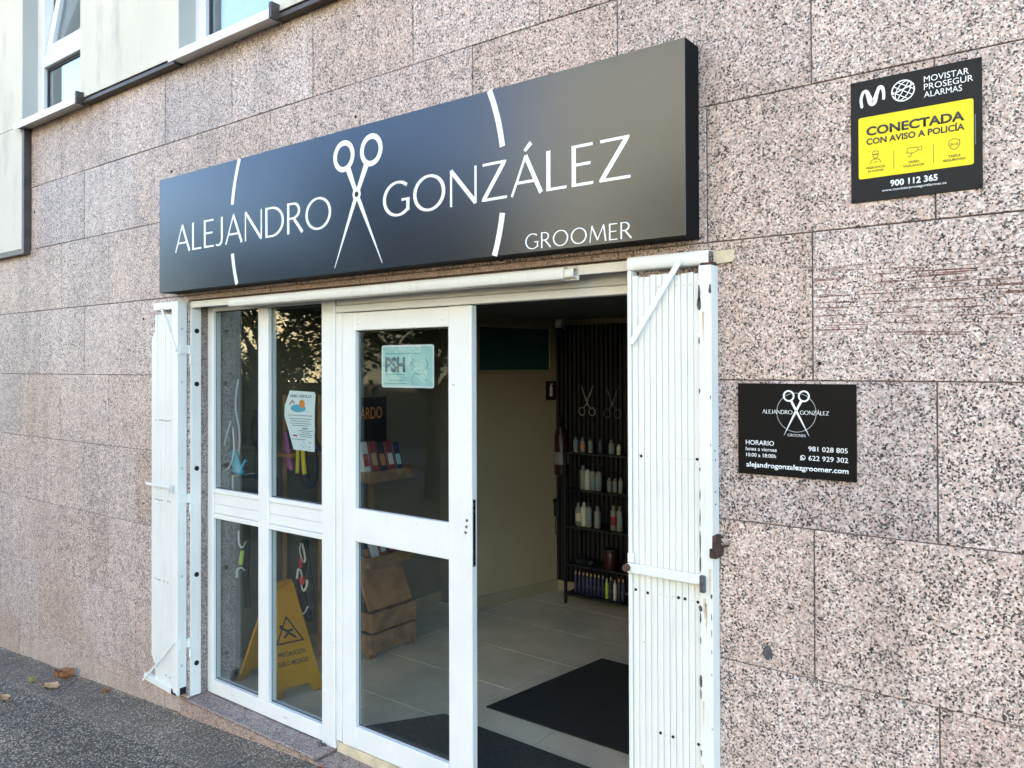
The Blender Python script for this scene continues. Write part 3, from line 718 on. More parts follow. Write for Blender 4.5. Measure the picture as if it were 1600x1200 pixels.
MB().prism([(dx1-.03, dy0+.01, .16), (dx1-.03, dy1-.01, .16), (dx0+.26, dy1-.01, .42), (dx0+.24, dy0+.01, .48)], None, (-.012, 0, -.012)).build('sloping_board', 'wood', D, .001)
MB().box(dx0, dx0+.03, dy0+.02, dy0+.05, .15, 1.42).box(dx0, dx0+.03, dy1-.05, dy1-.02, .15, 1.42).build('post', 'wood', D)
rng = random.Random(21)
for ti, zt in enumerate((.42, .96)):
    crate(MB(), dx0+.02, dx1-.02, dy0, dy1+.0, zt, zt+.075, 1).build('tray', 'crate_wood', D, .001)
    for i in range(5):
        y = dy0+.03+i*.072; hh = rng.uniform(.15, .20)*(1.45 if ti else 1); x = dx1-.09
        m = ['bottle_navy', 'web_white', 'label_red', 'web_black', 'label_red'][(i+ti) % 5]
        t = thing('product_bag', '%s %s bag, %s from the left in the %s display tray' % ({'bottle_navy': 'navy', 'web_white': 'white', 'label_red': 'red', 'web_black': 'black'}[m], 'treat', ORD[i], 'upper' if ti else 'lower'), 'bag', (x, y+.03, zt+.022), 'bags in the display trays')
        MB().poly([(x, y, zt+.022), (x, y+.062, zt+.022), (x-.05, y+.062, zt+.022), (x-.05, y, zt+.022), (x-.06, y, zt+hh), (x-.06, y+.062, zt+hh), (x-.068, y+.062, zt+hh), (x-.068, y, zt+hh)],
                  [(0, 3, 2, 1), (4, 5, 6, 7), (0, 1, 5, 4), (1, 2, 6, 5), (2, 3, 7, 6), (3, 0, 4, 7)]).build('pouch', m, t, .003)
        k1, k2 = .3, .62
        MB().poly([(x-.06*k1+.0015, y+.01, zt+.022+(hh-.022)*k1), (x-.06*k1+.0015, y+.052, zt+.022+(hh-.022)*k1), (x-.06*k2+.0015, y+.052, zt+.022+(hh-.022)*k2), (x-.06*k2+.0015, y+.01, zt+.022+(hh-.022)*k2)], [(0, 1, 2, 3)]).build('printed_panel', ['label_orange', 'print_red', 'web_white', 'cap_tan', 'paper_mint'][(i*2+ti) % 5], t)
bd = MB().box(dx1-.16, dx1-.145, dy0+.0, dy0+.27, 1.20, 1.50).build('header_board', 'plate_black', D, .002)
tx = text('lettering', 'ARDO', 'print_orange', None, 0, .19, 0, .075, 0)
tx.rotation_euler = (0, 0, pi/2); tx.location = (dx1-.1435, dy0+.035, 1.36); tx.parent = bd; tx.location -= D.location
# wet floor sign: two hinged panels
Wf = thing('wet_floor_sign', 'yellow folding wet floor warning sign behind the right fixed pane', 'warning sign', (-3.80, .42, FZ))
ax, ay = -3.925, .48                                 # hinge
def panel(bx, by, sgn, nm):
    top = Vector((ax, ay, FZ+.555)); bot = Vector((bx, by, FZ)); ax_ = (bot-top)
    side = Vector((-(by-ay), bx-ax, 0)).normalized()*-1
    nrm = ax_.cross(side).normalized()
    if nrm.z < 0: nrm = -nrm
    def q(u, t, d=0): return tuple(top+ax_*t+side*u+nrm*d)
    out = [(-.075, 0), (.075, 0), (.15, .97), (.15, 1.0), (.09, 1.0), (.07, .93), (-.07, .93), (-.09, 1.0), (-.15, 1.0), (-.15, .97)]
    mb = MB().prism([q(u, t) for u, t in out], None, nrm*.016)
    o = mb.build(nm, 'yellow_plastic', Wf, .002)
    return o, q
o1, q1 = panel(-3.655, .40, 1, 'front_panel')
o2, q2 = panel(-4.10, .46, -1, 'rear_panel')
mb = MB().box(ax-.03, ax+.03, ay-.07, ay+.07, FZ+.535, FZ+.575); mb.build('hinge', 'yellow_plastic', Wf, .006)
def on_panel(q, name, s, u0, u1, t0, cap, m, parent):
    cu = bpy.data.curves.new(name, 'FONT'); cu.body = s; cu.size = 1; cu.offset = .02; cu.resolution_u = 2
    o = bpy.data.objects.new(name, cu); C.objects.link(o); me = bpy.data.meshes.new_from_object(o); bpy.data.objects.remove(o)
    xs = [v.co.x for v in me.vertices]; a, b = min(xs), max(xs)
    for v in me.vertices: v.co = Vector(q(u0+(v.co.x-a)/(b-a)*(u1-u0), t0-v.co.y*cap/.69, .0175))-Wf.location
    me.materials.clear(); me.materials.append(M[m]); o = bpy.data.objects.new(name, me); o.parent = parent; C.objects.link(o)
def qs(u, t, d=0): return q1(u, t, d)
flip = 1 if (Vector(qs(.1, .5))-Vector(qs(-.1, .5))).dot(r2) > 0 else -1
def qf(u, t, d=0): return q1(u*flip, t, d)
on_panel(qf, 'lettering', 'PRECAUCIÓN', -.08, .08, .66, .04, 'print_dark', o1)
on_panel(qf, 'lettering', 'SUELO MOJADO', -.09, .09, .74, .04, 'print_dark', o1)
mb = MB()
tri = [(0, .30), (.085, .55), (-.085, .55)]
for i in range(3):
    a, b = Vector(tri[i]), Vector(tri[(i+1) % 3]); c_ = Vector((0, .467))
    a2, b2 = a+(c_-a)*.17, b+(c_-b)*.17
    mb.poly([qf(a.x, a.y, .0172), qf(b.x, b.y, .0172), qf(b2.x, b2.y, .0172), qf(a2.x, a2.y, .0172)], [(0, 1, 2, 3)])
for st_ in ([(-.03, .41), (.0, .455), (.03, .50)], [(0, .455), (-.03, .495)], [(-.012, .44), (.03, .435)], [(.0, .46), (.04, .51)]):
    for a, b in zip(st_, st_[1:]):
        d = Vector((b[0]-a[0], (b[1]-a[1])*.6)).normalized(); n_ = Vector((-d.y, d.x/.6))*.006
        mb.poly([qf(a[0]+n_.x, a[1]+n_.y, .0173), qf(b[0]+n_.x, b[1]+n_.y, .0173), qf(b[0]-n_.x, b[1]-n_.y, .0173), qf(a[0]-n_.x, a[1]-n_.y, .0173)], [(0, 1, 2, 3)])
mb.poly([qf(-.037+.012*cos(i*pi/4), .397+.02*sin(i*pi/4), .0173) for i in range(8)], [tuple(range(8))])
mb.build('pictogram', 'print_dark', o1)
# wooden leash rack in the window
K_ = thing('leash_rack', 'light wooden rack with crossbars standing behind the fixed panes', 'rack', (-4.0, .80, FZ))
for x, y in ((-4.02, .86), (-3.86, .90), (-4.17, .70)): MB().tube([(x, y, FZ), (x, y, 1.52)], .017, 8).build('post', 'wood', K_)
for z in (.62, 1.16): MB().box(-4.18, -3.84, .84, .862, z, z+.035).build('crossbar', 'wood', K_, .002)
MB().box(-4.16, -3.90, .55, .84, 1.155, 1.175).build('ledge', 'wood', K_, .002)
def curve(pts, n=8):
    P = [Vector(p) for p in pts]; P = [2*P[0]-P[1]]+P+[2*P[-1]-P[-2]]; out = []
    for i in range(1, len(P)-2):
        for k in range(n):
            t = k/n; a, b, c, d = P[i-1:i+3]
            out.append(.5*((2*b)+(c-a)*t+(2*a-5*b+4*c-d)*t*t+(3*b-a-3*c+d)*t**3))
    return out+[P[-2]]
def strap(name, label, cat, pieces, group='leads and harnesses hung in the window'):
    if 'left' in label and 'pane' in label:
        pieces = [(a, b, [(x+.10, y-.27, 1.7+(z-1.7)*.92) for x, y, z in p], r, q) for a, b, p, r, q in pieces]
    p0 = pieces[0][2][-1]; t = thing(name, label, cat, tuple(p0), group)
    for nm, m, pts, r, fl in pieces: MB().tube(curve(pts), r, 6, fl).build(nm, m, t, 0, True)
yy = .62
strap('dog_harness', 'black and white dog harness with red patch above the yellow sign', 'harness', [
    ('webbing', 'web_black', [(-3.87, yy, .66), (-3.86, yy-.01, .55), (-3.88, yy-.02, .42), (-3.85, yy-.02, .27), (-3.81, yy, .20), (-3.79, yy, .32), (-3.82, yy, .46), (-3.85, yy, .60)], .022, .35),
    ('loop', 'web_white', [(-3.87, yy-.02, .64), (-3.84, yy-.03, .60), (-3.83, yy-.03, .55), (-3.85, yy-.03, .54), (-3.88, yy-.03, .60), (-3.87, yy-.03, .645)], .006, .6),
    ('trim', 'web_white', [(-3.90, yy-.035, .43), (-3.88, yy-.04, .49), (-3.85, yy-.04, .47), (-3.85, yy-.04, .40), (-3.83, yy-.04, .37), (-3.80, yy-.04, .41), (-3.80, yy-.04, .44)], .008, .6),
    ('patch', 'web_red', [(-3.87, yy-.03, .56), (-3.865, yy-.035, .50)], .010, .5), ('patch', 'web_red', [(-3.845, yy-.045, .45), (-3.83, yy-.045, .41)], .016, .4),
    ('buckle', 'web_white', [(-3.87, yy-.03, .22), (-3.83, yy-.035, .24), (-3.80, yy-.035, .28)], .009, .6)], )
yy = .60
strap('dog_lead', 'black dog lead with white hooks and lime patch behind the left pane', 'lead', [
    ('webbing', 'web_black', [(-4.13, yy, .70), (-4.13, yy, .52), (-4.14, yy, .40), (-4.12, yy, .18)], .018, .35),
    ('loop', 'web_white', [(-4.17, yy-.03, .66), (-4.165, yy-.03, .58), (-4.13, yy-.03, .56), (-4.10, yy-.03, .60)], .006, .6),
    ('patch', 'lime', [(-4.13, yy-.03, .54), (-4.14, yy-.035, .45)], .013, .5),
    ('hook', 'web_white', [(-4.19, yy-.03, .36), (-4.18, yy-.03, .41), (-4.14, yy-.03, .43), (-4.11, yy-.03, .42)], .008, .6)])
strap('dog_lead', 'thin white rope lead hanging in a long loop behind the left upper pane', 'lead', [
    ('rope', 'web_white', [(-4.14, .50, 1.36), (-4.19, .50, 1.25), (-4.23, .50, 1.10), (-4.21, .50, 1.05), (-4.15, .50, 1.08), (-4.11, .50, 1.18), (-4.12, .50, 1.32)], .0045, 1.)])
strap('dog_harness', 'teal and blue dog harness on the left upper pane ledge', 'harness', [
    ('webbing', 'web_teal', [(-4.17, .53, 1.17), (-4.12, .52, 1.10), (-4.08, .52, 1.04), (-4.14, .52, 1.05)], .028, .4),
    ('webbing', 'print_blue', [(-4.15, .54, 1.05), (-4.09, .53, 1.06), (-4.04, .53, 1.12)], .022, .4)])
strap('dog_harness', 'black and yellow dog harness hanging below the printed flyer', 'harness', [
    ('webbing', 'web_black', [(-3.88, .62, 1.28), (-3.90, .62, 1.15), (-3.86, .62, 1.02), (-3.78, .62, 1.0), (-3.76, .62, 1.12), (-3.80, .62, 1.26)], .030, .4),
    ('webbing', 'web_yellow', [(-3.84, .585, 1.30), (-3.835, .58, 1.17), (-3.82, .58, 1.06)], .014, .3), ('webbing', 'web_yellow', [(-3.89, .585, 1.22), (-3.89, .58, 1.06)], .012, .3)])
strap('dog_lead', 'purple and pink dog lead hanging beside the middle mullion', 'lead', [
    ('webbing', 'web_pink', [(-4.03, .60, 1.30), (-4.0, .60, 1.18), (-3.97, .60, 1.07)], .012, .35), ('webbing', 'web_pink', [(-4.03, .605, 1.30), (-4.03, .605, 1.18), (-4.0, .605, 1.08)], .012, .35)])
strap('dog_lead', 'grey rope lead beside the rack post behind the left upper pane', 'lead', [('rope', 'grey_paint', [(-4.19, .58, 1.62), (-4.20, .57, 1.45), (-4.16, .57, 1.28), (-4.17, .57, 1.12)], .006, 1.), ('clip', 'steel', [(-4.17, .57, 1.12), (-4.17, .57, 1.07)], .007, .6)])
strap('dog_lead', 'red webbing lead hanging at the left upper pane edge', 'lead', [('webbing', 'label_red', [(-4.24, .60, 1.50), (-4.235, .59, 1.34), (-4.21, .59, 1.20), (-4.22, .59, 1.08)], .013, .35), ('clip', 'steel', [(-4.22, .59, 1.08), (-4.22, .59, 1.03)], .006, .6)])
strap('dog_harness', 'navy quilted dog coat hanging behind the left upper pane', 'harness', [('coat', 'bottle_navy', [(-4.08, .66, 1.45), (-4.10, .66, 1.30), (-4.09, .66, 1.16)], [.02]*17, 1.), ('strap', 'web_black', [(-4.11, .64, 1.42), (-4.13, .63, 1.30), (-4.10, .63, 1.19)], .010, .4)])
strap('dog_lead', 'black lead hanging on the far post beside the harness', 'lead', [('webbing', 'web_black', [(-3.80, .70, .74), (-3.785, .69, .60), (-3.80, .69, .42), (-3.79, .69, .30)], .009, .4), ('clip', 'steel', [(-3.79, .69, .30), (-3.79, .69, .26)], .006, .6)])
strap('dog_lead', 'dark strap with brown handle in the upper right fixed pane', 'lead', [('webbing', 'web_black', [(-3.80, .60, 1.36), (-3.74, .60, 1.24), (-3.68, .60, 1.20)], .016, .35), ('handle', 'wood', [(-3.68, .60, 1.20), (-3.64, .60, 1.18)], .014, .6)])
bx = thing('shoe_box', 'small dark box with pale edge on the left pane ledge', 'box', (-3.98, .30, .95))
MB().box(-4.03, -3.80, .24, .38, .95, 1.07).build('body', 'web_black', bx, .004)
MB().box(-4.042, -4.0305, .236, .384, .95, 1.075).build('edge', 'bottle_cream', bx, .002)
MB().box(-4.16, -3.72, .22, .40, .92, .9495).build('window_ledge', 'wood', K_, .002)

# ================================================================== shop front (fixed glazing) and door
FY0, FY1 = .118, .168
SF = thing('shop_front', 'white aluminium shop front with fixed panes in four lights and header', 'shop front', (-2.7, .14, -.14))
def fr(nm, x0, x1, z0, z1, y0=FY0, y1=FY1, m='white_alu', bv=.003): return box(nm, m, SF, x0, x1, y0, y1, z0, z1, bv)
fr('stile', -4.098, -4.041, -.136, 2.064)
fr('mullion', -3.616, -3.529, -.060, 2.012, FY0-.004)
fr('post', -3.096, -2.999, -.150, 2.064, FY0-.006)
fr('door_jamb', -2.996, -2.953, -.100, 1.958, FY0-.002)
fr('door_jamb', -1.37, -1.312, -.150, 1.955)
fr('head_rail', -4.040, -3.097, 2.013, 2.064)
fr('header_panel', -2.997, -1.312, 1.996, 2.064, FY0+.006)
fr('header_trim', -2.997, -1.312, 1.960, 1.994, FY0-.002)
fr('header_trim', -2.996, -1.312, 2.022, 2.027, FY0+.001, FY0+.0058)
for a, b in ((-4.040, -3.617), (-3.528, -3.097)):
    r_ = fr('middle_rail', a, b, .876, .990, FY0+.006)
    box('glazing_bead', 'white_alu', r_, a, b, FY0, FY1-.004, .992, 1.016, .002); box('glazing_bead', 'white_alu', r_, a, b, FY0, FY1-.004, .849, .874, .002)
    box('pressing_line', 'grey_paint', r_, a, b, FY0+.0045, FY0+.0058, .929, .932, 0)
    for z0, z1 in ((1.0165, 2.0125), (-.054, .8485)):
        pn = fr('pane', a-.0005, b+.0005, z0, z1, .137, .143, 'glass', 0)
        MB().box(a, b, .1362, .1368, z0, z0+.005).box(a, b, .1362, .1368, z1-.005, z1).box(a, a+.004, .1362, .1368, z0+.005, z1-.005).box(b-.004, b, .1362, .1368, z0+.005, z1-.005).build('gasket', 'gasket', pn)
fr('bottom_rail', -4.040, -3.097, -.134, -.056, FY0-.003)
mb = MB()
for x in (-3.86, -3.40): mb.box(x, x+.03, FY0-.0045, FY0-.003, -.10, -.094)
mb.build('drain_slot', 'grey_paint', SF)
fr('base_board', -2.996, -2.14, -.158, -.108, FY0+.004, FY1, 'cream_board', .001)
fr('threshold', -2.138, -1.372, -.158, -.140, FY0, FY1, 'steel', .002)

DR = thing('glass_door', 'white framed glass door leaf with two panes, closed beside the open doorway', 'door', (-2.54, .135, -.105))
d0, d1 = .1165, .152
def dp(nm, x0, x1, z0, z1): return box(nm, 'white_alu', DR, x0, x1, d0, d1, z0, z1, .003)
dp('stile', -2.950, -2.857, -.104, 1.956); rs = dp('stile', -2.268, -2.137, -.104, 1.956)
dp('top_rail', -2.8565, -2.2685, 1.870, 1.955); dp('middle_rail', -2.8565, -2.2685, .872, 1.028); dp('bottom_rail', -2.8565, -2.2685, -.103, .0)
for z0, z1 in ((1.0285, 1.8695), (.0005, .8715)):
    pn = box('pane', 'glass', DR, -2.8565, -2.2685, .1405, .1465, z0, z1, 0)
    MB().box(-2.8565, -2.2685, .1395, .1402, z0, z0+.005).box(-2.8565, -2.2685, .1395, .1402, z1-.006, z1).box(-2.8565, -2.8525, .1395, .1402, z0+.005, z1-.006).box(-2.2725, -2.2685, .1395, .1402, z0+.005, z1-.006).build('gasket', 'gasket', pn)
for x in (-2.83, -2.30): MB().disc((x, d0, 1.905), .008, (0, -1, 0), .003, 12, .005).build('screw_cap', 'white_pvc', DR)
MB().box(-2.1375, -2.1355, .122, .140, .86, 1.14).build('lock_plate', 'steel', rs, .0005)
mb = MB().box(-2.1357, -2.1345, .124, .131, .93, 1.085)
for z in (1.13, 1.105, .875): mb.disc((-2.1357, .130, z), .005, (1, 0, 0), .001, 8)
mb.build('lock_bolt', 'plate_black', rs)
mb = MB()
for x, z in ((-2.163, 1.052), (-2.165, 1.025), (-2.170, 1.0)): mb.disc((x, d0, z), .006, (0, -1, 0), .003, 10)
mb.build('cylinder_lock', 'steel', rs)
mb = MB()
for x, z in ((-2.161, 1.054), (-2.163, 1.027), (-2.168, 1.002)): mb.disc((x, d0-.003, z), .003, (0, -1, 0), .0006, 8)
mb.build('keyhole', 'plate_black', rs)

# things stuck to the inside of the glass
fl = MB().xz([(-3.385, 1.577), (-3.19, 1.572), (-3.18, 1.56), (-3.187, 1.47), (-3.187, 1.272), (-3.355, 1.275), (-3.405, 1.39), (-3.43, 1.44), (-3.428, 1.50), (-3.41, 1.53)], .1436, .1440).build('flyer', 'paper_white')
tag(fl, 'curled white flyer with orange and blue drawing taped behind the right fixed pane', 'poster')
PY = .14345
text('lettering', 'ARBO ARDILLA', 'print_dark', fl, -3.385, -3.21, 1.543, .014, PY, .02, .0001)
MB().xz(ell(-3.318, 1.487, .062, .02, 0, 360, 20)[:-1], PY, PY+.0001).build('picture', 'print_blue', fl)
MB().xz(ell(-3.287, 1.511, .023, .022, 0, 360, 16)[:-1], PY-.0001, PY-.00005).build('picture', 'print_orange', fl)
MB().xz([(-3.392, 1.507), (-3.365, 1.53), (-3.345, 1.512), (-3.35, 1.507), (-3.366, 1.52), (-3.385, 1.502)], PY-.0001, PY).build('picture', 'print_red', fl)
mb = MB()
for z, a, b in ((1.449, -3.40, -3.205), (1.432, -3.39, -3.215), (1.42, -3.375, -3.23), (1.408, -3.39, -3.215), (1.397, -3.37, -3.24), (1.372, -3.31, -3.20), (1.362, -3.29, -3.22), (1.352, -3.31, -3.205), (1.342, -3.30, -3.21), (1.327, -3.37, -3.26)): mb.xz([(a, z), (b, z), (b, z+.0035), (a, z+.0035)], PY, PY+.0001)
rng = random.Random(4)
for i in range(12):
    x, z = rng.uniform(-3.30, -3.21), rng.uniform(1.285, 1.32); mb.xz([(x, z), (x+.005, z), (x+.005, z+.005), (x, z+.005)], PY, PY+.0001)
mb.build('print_lines', 'print_grey', fl)
MB().xz([(-3.285, 1.381), (-3.24, 1.381), (-3.24, 1.389), (-3.285, 1.389)], PY, PY+.0001).build('print_bar', 'print_blue', fl)
MB().xz([(-3.36, 1.343), (-3.325, 1.343), (-3.325, 1.351), (-3.36, 1.351)], PY, PY+.0001).build('print_bar', 'print_red', fl)

def rrect(x0, x1, z0, z1, r, n=5):
    out = []
    for cx, cz, a in ((x1-r, z1-r, 0), (x0+r, z1-r, 90), (x0+r, z0+r, 180), (x1-r, z0+r, 270)): out += [(cx+r*cos(R(a+90*i/n)), cz+r*sin(R(a+90*i/n))) for i in range(n+1)]
    return out
pc = MB().xz(rrect(-2.708, -2.378, 1.603, 1.797, .012), .1475, .1480).build('notice_card', 'paper_white')
tag(pc, 'mint green rounded notice card stuck inside the door glass', 'notice')
MB().xz(rrect(-2.700, -2.386, 1.611, 1.789, .008), .1473, .1475).build('card_face', 'paper_mint', pc)
PY = .1471
text('lettering', 'PSH', 'print_grey', pc, -2.685, -2.555, 1.677, .062, PY, .05, .0001)
mb = MB()
for z, a, b in ((1.756, -2.685, -2.46), (1.662, -2.685, -2.555), (1.633, -2.665, -2.565), (1.620, -2.69, -2.55)): mb.xz([(a, z), (b, z), (b, z+.004), (a, z+.004)], PY, PY+.0001)
mb.ribbon(ell(-2.47, 1.70, .034, .036, 150, 395, 20), .003, PY, PY+.0001).ribbon([(-2.505, 1.735), (-2.52, 1.705), (-2.508, 1.68)], .006, PY, PY+.0001).ribbon([(-2.43, 1.735), (-2.415, 1.71), (-2.425, 1.685)], .006, PY, PY+.0001)
mb.ribbon([(-2.50, 1.67), (-2.515, 1.64), (-2.505, 1.615)], .003, PY, PY+.0001).ribbon([(-2.44, 1.67), (-2.42, 1.64), (-2.425, 1.615)], .003, PY, PY+.0001).ribbon([(-2.485, 1.685), (-2.47, 1.675), (-2.455, 1.685)], .003, PY, PY+.0001)
mb.build('dog_sketch', 'print_pale', pc)

# ================================================================== fascia sign
SG = thing('fascia_sign', 'long dark metal fascia sign with white scissors emblem and lettering over the entrance', 'sign', (-2.64, -.05, 2.11))
SX0, SX1, SZ0, SZ1, SYF = -4.212, -1.066, 2.110, 2.738, -.104
bd = box('casing', 'sign_side', SG, SX0, SX1, SYF+.0012, -.003, SZ0, SZ1, .001)
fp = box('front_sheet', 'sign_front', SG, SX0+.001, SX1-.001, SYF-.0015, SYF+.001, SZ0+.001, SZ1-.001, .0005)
ly0 = SYF-.0027; LY = ly0
sc = MB()
pv = (-2.594, 2.444)
def scis(parent, px, pz, k, ringL, ringR, rr, ri, tipL, tipR, y, m, shank=(.030, .020)):
    for rc, tip in ((ringL, tipR), (ringR, tipL)):
        mb = MB().ribbon(ell(rc[0], rc[1], (rr+ri)/2, (rr+ri)/2*1.01, 0, 360, 40)[:-1], rr-ri, y, y+.001, True); mb.build('scissor_ring', m, parent)
        d = Vector((px-rc[0], pz-rc[1])).normalized(); s = Vector(rc)+d*(rr*.96)
        s2 = 1 if tip[0] > px else -1
        mb = MB().ribbon([(s.x, s.y), (px, pz)], [shank[0]*k, shank[1]*k], y+.00005*s2, y+.001)
        mb.ribbon([(px, pz), (px+(tip[0]-px)*.12, pz+(tip[1]-pz)*.12), tip], [shank[1]*k, shank[1]*1.05*k, .002*k], y+.0001+.00005*s2, y+.001); mb.build('scissor_blade', m, parent)
scis(fp, *pv, 1., (-2.677, 2.622), (-2.503, 2.621), .069, .046, (-2.739, 2.135), (-2.436, 2.134), LY, 'vinyl')
MB().disc((pv[0], LY-.0001, pv[1]), .026, (0, -1, 0), .0003, 24).build('scissor_pivot', 'vinyl', fp)
MB().disc((pv[0], LY-.0005, pv[1]), .012, (0, -1, 0), .0004, 20).build('scissor_screw', 'plate_grey', fp)
cx, cz, rr = -2.656, 2.395, .868
def arc(za, zb, s):
    out = []
    for i in range(13):
        z = za+(zb-za)*i/12; out.append((cx+s*sqrt(rr*rr-(z-cz)**2), z))
    return out
for s in (-1, 1):
    for za, zb in ((SZ1-.002, 2.515), (2.268, SZ0+.002)): MB().ribbon(arc(za, zb, s), .024, LY, LY+.001).build('circle_arc', 'vinyl', fp)
drawn('ALEJANDRO', -4.046, -2.757, 2.319, .145, LY, fp, 'vinyl', 'lettering', .085, 1.0)
drawn('GONZÁLEZ', -2.432, -1.258, 2.321, .143, LY, fp, 'vinyl', 'lettering', .085, 1.12)
drawn('GROOMER', -1.693, -1.258, 2.121, .056, LY, fp, 'vinyl', 'lettering', .12, .9)
# ================================================================== half-round guide rail under the sign
def crail(name, x0, x1, zc, yc, r, m, parent, t=.0022):
    cs = lambda a: -(max(0, -cos(R(a)))**.5)*.72          # flattened, round-shouldered profile
    pr = [(yc+r*.95, zc+r)]+[(yc+r*cs(a), zc+r*sin(R(a))) for a in range(90, 271, 12)]+[(yc+r*.95, zc-r)]
    pi_ = [(yc+r*.95, zc+r-t)]+[(yc+(r-t)*cs(a), zc+(r-t)*sin(R(a))) for a in range(90, 271, 12)]+[(yc+r*.95, zc-r+t)]
    loop = pr+pi_[::-1]
    return MB().prism([(x0, y, z) for y, z in loop], None, (x1-x0, 0, 0)).build(name, m, parent)
GR = thing('guide_rail', 'white half round guide rail running under the fascia sign', 'rail', (-2.6, -.01, 2.015))
crail('rail', -3.684, -1.585, 2.037, -.006, .0225, 'white_paint', GR)
MB().box(-3.684, -1.54, .012, .017, 2.012, 2.063).build('back_plate', 'white_paint', GR, .0008)
crail('rail_liner', -1.60, -1.545, 2.037, -.004, .0175, 'white_paint', GR)
# ================================================================== steel frame for the folding shutters
SFm = thing('shutter_frame', 'white steel flat bar frame bolted inside the granite opening', 'frame', (-2.7, .05, -.13))
jl = MB().box(-4.099, -4.091, .022, .074, -.130, 2.060).box(-4.104, -4.0915, .014, .0215, -.130, 2.060).build('jamb_bar', 'white_paint', SFm, .001)
MB().box(OX1-.009, OX1-.001, .022, .074, -.13, 2.06).build('jamb_bar', 'white_paint', SFm, .001)
MB().box(-4.090, OX1-.010, .022, .074, 2.052, 2.061).box(-4.090, OX1-.010, .012, .0215, 2.030, 2.0645).build('head_bar', 'white_paint', SFm, .001)
for z in (1.902, 1.604, 1.132, .539, .046): MB().disc((-4.0908, .047, z), .014, (1, 0, 0), .003, 14).build('bolt_hole', 'felt_black', jl)

